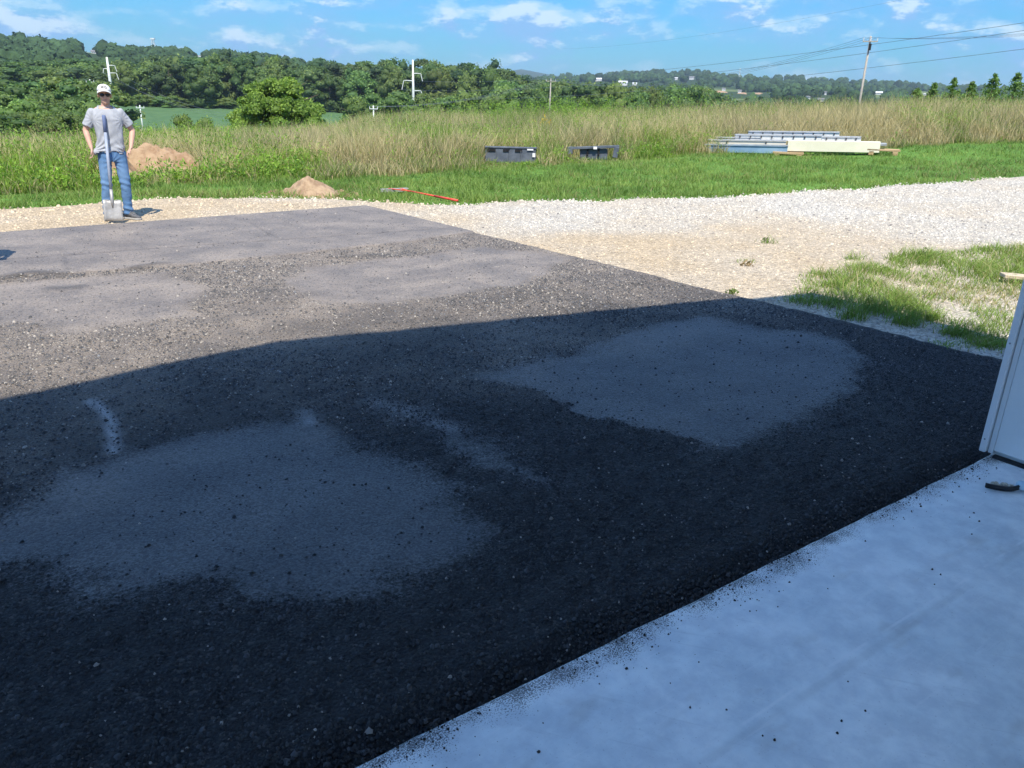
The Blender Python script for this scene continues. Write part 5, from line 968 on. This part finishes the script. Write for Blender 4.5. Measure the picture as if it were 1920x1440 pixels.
fold += (fbm(V[:, 0] * 9 + V[:, 1] * 5, V[:, 2] * 4, 301, 3) - .5) * .02 + np.sin(V[:, 2] * 62 + V[:, 0] * 9) * .004 * sstep(-V[:, 2], -1.0, -.88); V = V + nrm_ * fold[:, None]; pull = gauss(V, (-.165, -.03, .86), (.06, .09, .07)); V = V + pull[:, None] * np.array([-.055, -.045, .0]); setv(me, V)
shirt = link('t_shirt', me, M_shirt, person, True); so = shirt.modifiers.new('cloth', 'SOLIDIFY'); so.thickness = .004; so.offset = -1
mb = MB(); rn = [(.017 + .072 * math.cos(a), .008 + .066 * math.sin(a), 1.405 + .25 * max(-.1, min(.06, .008 + .066 * math.sin(a))) + .004) for a in np.linspace(0, 2 * math.pi, 33)]; mb.tube(rn, .007, 6, False); mb.build('collar', M_shirt, shirt, True)
# jeans
mb = MB(); mb.loft([ring(.74, .012, .0, .155, .105), ring(.80, .012, .004, .163, .115), ring(.87, .012, .004, .160, .112), ring(.925, .013, 0, .148, .102)])
for hp, kn, an in ((HIPL, KNL, ANL), (HIPR, KNR, ANR)):
    mb.cap(hp + Vector((0, 0, -.02)), kn, .094, .072); mb.cap(kn, kn.lerp(an, .4) + Vector((0, .01, 0)), .070, .068); mb.cap(kn.lerp(an, .4) + Vector((0, .01, 0)), an + Vector((0, .008, -.02)), .068, .064)
me = remesh(mb, .009, 6, 'jeans'); cut(me, lambda V: (V[:, 2] > .905) | (V[:, 2] < .055 + .012 * (V[:, 1] > .02)))
V = getv(me); nrm_ = np.zeros(len(V) * 3, np.float32); me.vertices.foreach_get('normal', nrm_); nrm_ = nrm_.reshape(-1, 3)
fold = (fbm(V[:, 0] * 8, V[:, 2] * 13, 311, 4) - .5) * .03 * sstep(-V[:, 2], -.75, -.2) + np.sin(V[:, 2] * 75 + V[:, 0] * 25 + V[:, 1] * 10 + 3 * fbm(V[:, 0] * 6, V[:, 2] * 6, 313)) * (.006 * np.exp(-((V[:, 2] - .46) / .07) ** 2) + .007 * np.exp(-((V[:, 2] - .13) / .07) ** 2))
fold += np.sin(np.arctan2(V[:, 2] - .73, np.abs(V[:, 0] - .012) + .02) * 14) * .007 * np.exp(-np.hypot(V[:, 0] - .012, V[:, 2] - .73) / .09); setv(me, V + nrm_ * fold[:, None])
fd = np.clip(np.exp(-((V[:, 2] - .62) / .16) ** 2) * (V[:, 1] < 0) * .6 + np.exp(-((V[:, 2] - .3) / .2) ** 2) * .35 + np.clip(fold * 40, 0, .4), 0, 1); a_ = me.attributes.new('fade', 'FLOAT', 'POINT'); a_.data.foreach_set('value', fd.astype(np.float32)); jeans = link('jeans', me, M_denim, person, True); so = jeans.modifiers.new('cloth', 'SOLIDIFY'); so.thickness = .004; so.offset = -1
for sx_ in (-1, 1): mb = MB(); mb.tube([(.012 + sx_ * .075, -.108, .892), (.012 + sx_ * .105, -.106, .862), (.012 + sx_ * .145, -.085, .845)], .0035, 5); mb.build('pocket_seam', M_denim, jeans, True)
mb = MB(); mb.box((.012, -.112, .80), (.008, .010, .13)); mb.build('fly_seam', M_denim, jeans)
# shoes
for an, yaw in ((ANL, -.12), (ANR, .75)):
    Ry = Matrix.Rotation(yaw, 3, 'Z'); o_ = an.copy(); o_.z = 0
    def rs(y, w, h0, h1, n=14): return [tuple(o_ + Ry @ Vector((w * math.cos(a), y, h0 + (h1 - h0) * (.5 + .5 * math.sin(a)) if math.sin(a) > 0 else h0 + (h1 - h0) * (.5 + .5 * math.sin(a))))) for a in np.linspace(0, 2 * math.pi, n + 1)[:-1]]
    mb = MB(); mb.loft([rs(.085, .018, .02, .06), rs(.075, .034, .014, .095), rs(.04, .040, .012, .115), rs(-.01, .042, .012, .115), rs(-.05, .045, .012, .09), rs(-.10, .050, .012, .066), rs(-.15, .047, .012, .052), rs(-.185, .034, .014, .042), rs(-.20, .014, .018, .034)]); sh = mb.build('shoe', M_shoe, person, True)
    mb = MB(); pts = [(.02, .088), (.038, .06), (.043, .0), (.052, -.09), (.048, -.155), (.03, -.195), (0, -.208), (-.03, -.195), (-.048, -.155), (-.052, -.09), (-.043, 0), (-.038, .06), (-.02, .088)]; a = [tuple(o_ + Ry @ Vector((x, y, 0))) for x, y in pts]; b = [tuple(o_ + Ry @ Vector((x, y, .02))) for x, y in pts]; mb.loft([a, b]); mb.build('sole', M_sole, sh)
    for k in range(4): mb = MB(); q0 = o_ + Ry @ Vector((-.022, -.03 - .022 * k, .104 - .011 * k)); q1 = o_ + Ry @ Vector((.022, -.036 - .022 * k, .104 - .011 * k)); mb.tube([q0, (q0 + q1) / 2 + Vector((0, 0, .006)), q1], .003, 5); mb.build('lace', M_sole, sh)
# hair, cap, sunglasses
mb = MB(); mb.ell(HD + Vector((0, .022, .03)), (.081, .088, .088)); me = remesh(mb, .009, 3, 'hair'); cut(me, lambda V: (V[:, 2] < HD.z - .035 - .05 * (V[:, 1] > .05)) | (V[:, 1] < HD.y - .022)); link('hair', me, M_hair, person, True)
cap = empty('cap', (0, 0, 0)); cap.parent = person; Rc = Matrix.Rotation(R(-9), 3, 'X') @ Matrix.Rotation(R(4), 3, 'Y'); cc_ = HD + Vector((0, .006, .036))
mb = MB(); rings = []
for i in range(9):
    t = i / 8; th = t * math.pi / 2; rings.append([tuple(cc_ + Rc @ Vector((.088 * math.cos(th) ** .8 * math.cos(a), .104 * math.cos(th) ** .8 * math.sin(a), .004 + .088 * math.sin(th) ** .9)) ) for a in np.linspace(0, 2 * math.pi, 25)[:-1]])
mb.loft(rings); mb.build('crown', M_cap, cap, True)
mb = MB(); top = []; bot = []
nB = 17
for i in range(nB):
    a = math.pi + math.pi * (i / (nB - 1)); x = math.cos(a); y = math.sin(a); cv = -.026 * x * x
    top.append((cc_ + Rc @ Vector((.086 * x, .098 * y, .014 + cv * .6)), cc_ + Rc @ Vector((.087 * x, .098 * y - .088 * math.sin(math.pi * i / (nB - 1)) ** .6, .0 + cv - .014 * math.sin(math.pi * i / (nB - 1))))))
Vb = [tuple(p) for pr in top for p in pr] + [tuple(Vector(p) - Vector((0, 0, .005))) for pr in top for p in pr]; k = 2 * nB; fb = []
for i in range(nB - 1): q = 2 * i; fb += [(q, q + 1, q + 3, q + 2), (k + q, k + q + 2, k + q + 3, k + q + 1), (q + 1, k + q + 1, k + q + 3, q + 3), (q, q + 2, k + q + 2, k + q)]
mb.add(Vb, fb); mb.build('brim', M_cap, cap, True); mb = MB(); mb.ell(cc_ + Rc @ Vector((0, 0, .093)), (.007, .007, .004), None, 8, 5); mb.build('button', M_cap, cap, True)
tx_ = bpy.data.curves.new('cap_lettering', 'FONT'); tx_.body = 'MVD'; tx_.size = .040; tx_.extrude = .0015; tx_.align_x = 'CENTER'; tx_.offset = .0012; to = bpy.data.objects.new('t', tx_); col.objects.link(to); dg = bpy.context.evaluated_depsgraph_get(); tme = bpy.data.meshes.new_from_object(to.evaluated_get(dg)); bpy.data.objects.remove(to)
V = getv(tme); ang = V[:, 0] / .098; out = np.zeros_like(V); zz_ = .030 + V[:, 1]; th = np.arcsin(np.clip((zz_ - .004) / .088, 0, 1) ** (1 / .9)); rx_ = .088 * np.cos(th) ** .8 + .0015 + V[:, 2]; ry_ = .104 * np.cos(th) ** .8 + .0015 + V[:, 2]
out = np.stack([rx_ * np.sin(ang), -ry_ * np.cos(ang), zz_], 1); RcN = np.array(Rc); setv(tme, out @ RcN.T + np.array(cc_)); link('lettering', tme, M_print, cap)
sg = empty('sunglasses', (0, 0, 0)); sg.parent = person
for s_ in (-1, 1):
    mb = MB(); mb.ell(HD + Vector((s_ * .035, -.088, .002)), (.029, .010, .022), Matrix.Rotation(s_ * .28, 3, 'Z'), 14, 8); mb.build('lens', M_lens, sg, True); mb = MB(); mb.tube([HD + Vector((s_ * .062, -.078, .008)), HD + Vector((s_ * .082, -.02, .008)), HD + Vector((s_ * .080, .02, .002))], .003, 5); mb.build('temple_arm', M_lens, sg, True)
mb = MB(); mb.tube([HD + Vector((-.012, -.098, .008)), HD + Vector((0, -.102, .011)), HD + Vector((.012, -.098, .008))], .003, 5); mb.build('bridge', M_lens, sg, True)
pp = g(226, 410, Z0 + .03); person.location = (pp[0], pp[1], Z0 + .03); person.rotation_euler = (0, 0, -math.atan2(pp[0], pp[1]) + .04); person.scale = (.92, .94, 1)
setp(person, 'worker in grey t-shirt, blue jeans, white cap and sunglasses tugging his shirt hem', 'person')
# a second worker just outside the left edge: his head's shadow reaches into the picture
second = copy_tree(person); q = g(2, 470); second.location = (q[0] - 1.68 / math.tan(SUN_EL) * math.sin(SHADOW_AZ), q[1] - 1.68 / math.tan(SUN_EL) * math.cos(SHADOW_AZ), -.01); second.rotation_euler = (0, 0, 1.1)
setp(second, 'second worker standing just outside the left picture edge, only his shadow in view', 'person')
# his shovel, standing on its blade and leaning on his belly
M_sh = pmat('worn_steel_blade', (.30, .29, .28), (.46, .45, .43), 8, .5, .15, 40, .4, .35); M_fib = pmat('grey_blue_fibreglass', (.26, .30, .38), (.34, .38, .46), 6, .5); M_grip = pmat('blue_grip', (.10, .14, .26), (.14, .18, .31), 12, .7)
sb = g(214, 416, -.02); stp = at(194.5, 216, math.hypot(*sb) + .22); e = empty('square_shovel', (sb[0], sb[1], -.012), person.rotation_euler.z); Ri = Matrix.Rotation(-e.rotation_euler.z, 3, 'Z'); tp = Ri @ (Vector(stp) - e.location); dvec = tp.normalized(); L = tp.length
bx = Vector((1, 0, 0)); bx = (bx - dvec * bx.dot(dvec)).normalized(); bn = dvec.cross(bx)
mb = MB(); gridv = []; nu, nv = 9, 7
for i in range(nv):
    for j in range(nu): s_ = (j / (nu - 1) - .5) * 2; t = i / (nv - 1); gridv.append(bx * s_ * .108 + dvec * (.265 * t) + bn * (-.016 * s_ ** 4 - .006 * (1 - t)))
vf = [tuple(v) for v in gridv] + [tuple(v + bn * .003) for v in gridv]; k = nu * nv; ff = []
for i in range(nv - 1):
    for j in range(nu - 1): q = i * nu + j; ff += [(q, q + 1, q + nu + 1, q + nu), (k + q, k + q + nu, k + q + nu + 1, k + q + 1)]
for j in range(nu - 1): ff += [(j, k + j, k + j + 1, j + 1), ((nv - 1) * nu + j, (nv - 1) * nu + j + 1, k + (nv - 1) * nu + j + 1, k + (nv - 1) * nu + j)]
for i in range(nv - 1): ff += [(i * nu, (i + 1) * nu, k + (i + 1) * nu, k + i * nu), (i * nu + nu - 1, k + i * nu + nu - 1, k + (i + 1) * nu + nu - 1, (i + 1) * nu + nu - 1)]
mb.add(vf, ff); mb.build('blade', M_sh, e, True)
for s_ in (-1, 1): mb = MB(); mb.box(tuple(bx * s_ * .07 + dvec * .268 + bn * .008), (.062, .026, .007), R3(bx, bn, dvec)); mb.build('foot_step', M_sh, e)
mb = MB(); mb.tube([dvec * .17 - bn * .004, dvec * .26 + bn * .0, dvec * .40], [.006, .022, .019], 10); mb.build('socket', M_sh, e, True)
mb = MB(); mb.tube([dvec * .38, dvec * (L - .2)], [.0175, .0185], 10); mb.build('handle', M_fib, e, True); mb = MB(); mb.tube([dvec * (L - .205), dvec * (L - .01), dvec * L], [.0225, .0225, .018], 10); mb.build('grip', M_grip, e, True)
setp(e, 'square-point shovel with long grey handle standing before the worker', 'shovel')

# ================================================================ THE AIR
hz = MB(); hz.box((0, 0, 0), (31000, 31000, 215)); N = NM('thin_summer_haze'); N.nt.nodes.remove(N.b); vol = N.n('ShaderNodeVolumePrincipled'); vol.inputs['Color'].default_value = (.68, .84, 1.0, 1); vol.inputs['Density'].default_value = .00015; vol.inputs['Anisotropy'].default_value = .2; N.l(vol.outputs[0], N.out.inputs['Volume'])
hzo = hz.build('haze', N.m); hzo.location = (0, 0, 215 / 2 - 20); setp(hzo, 'thin blue summer haze over the far hills', 'haze', kind='stuff')
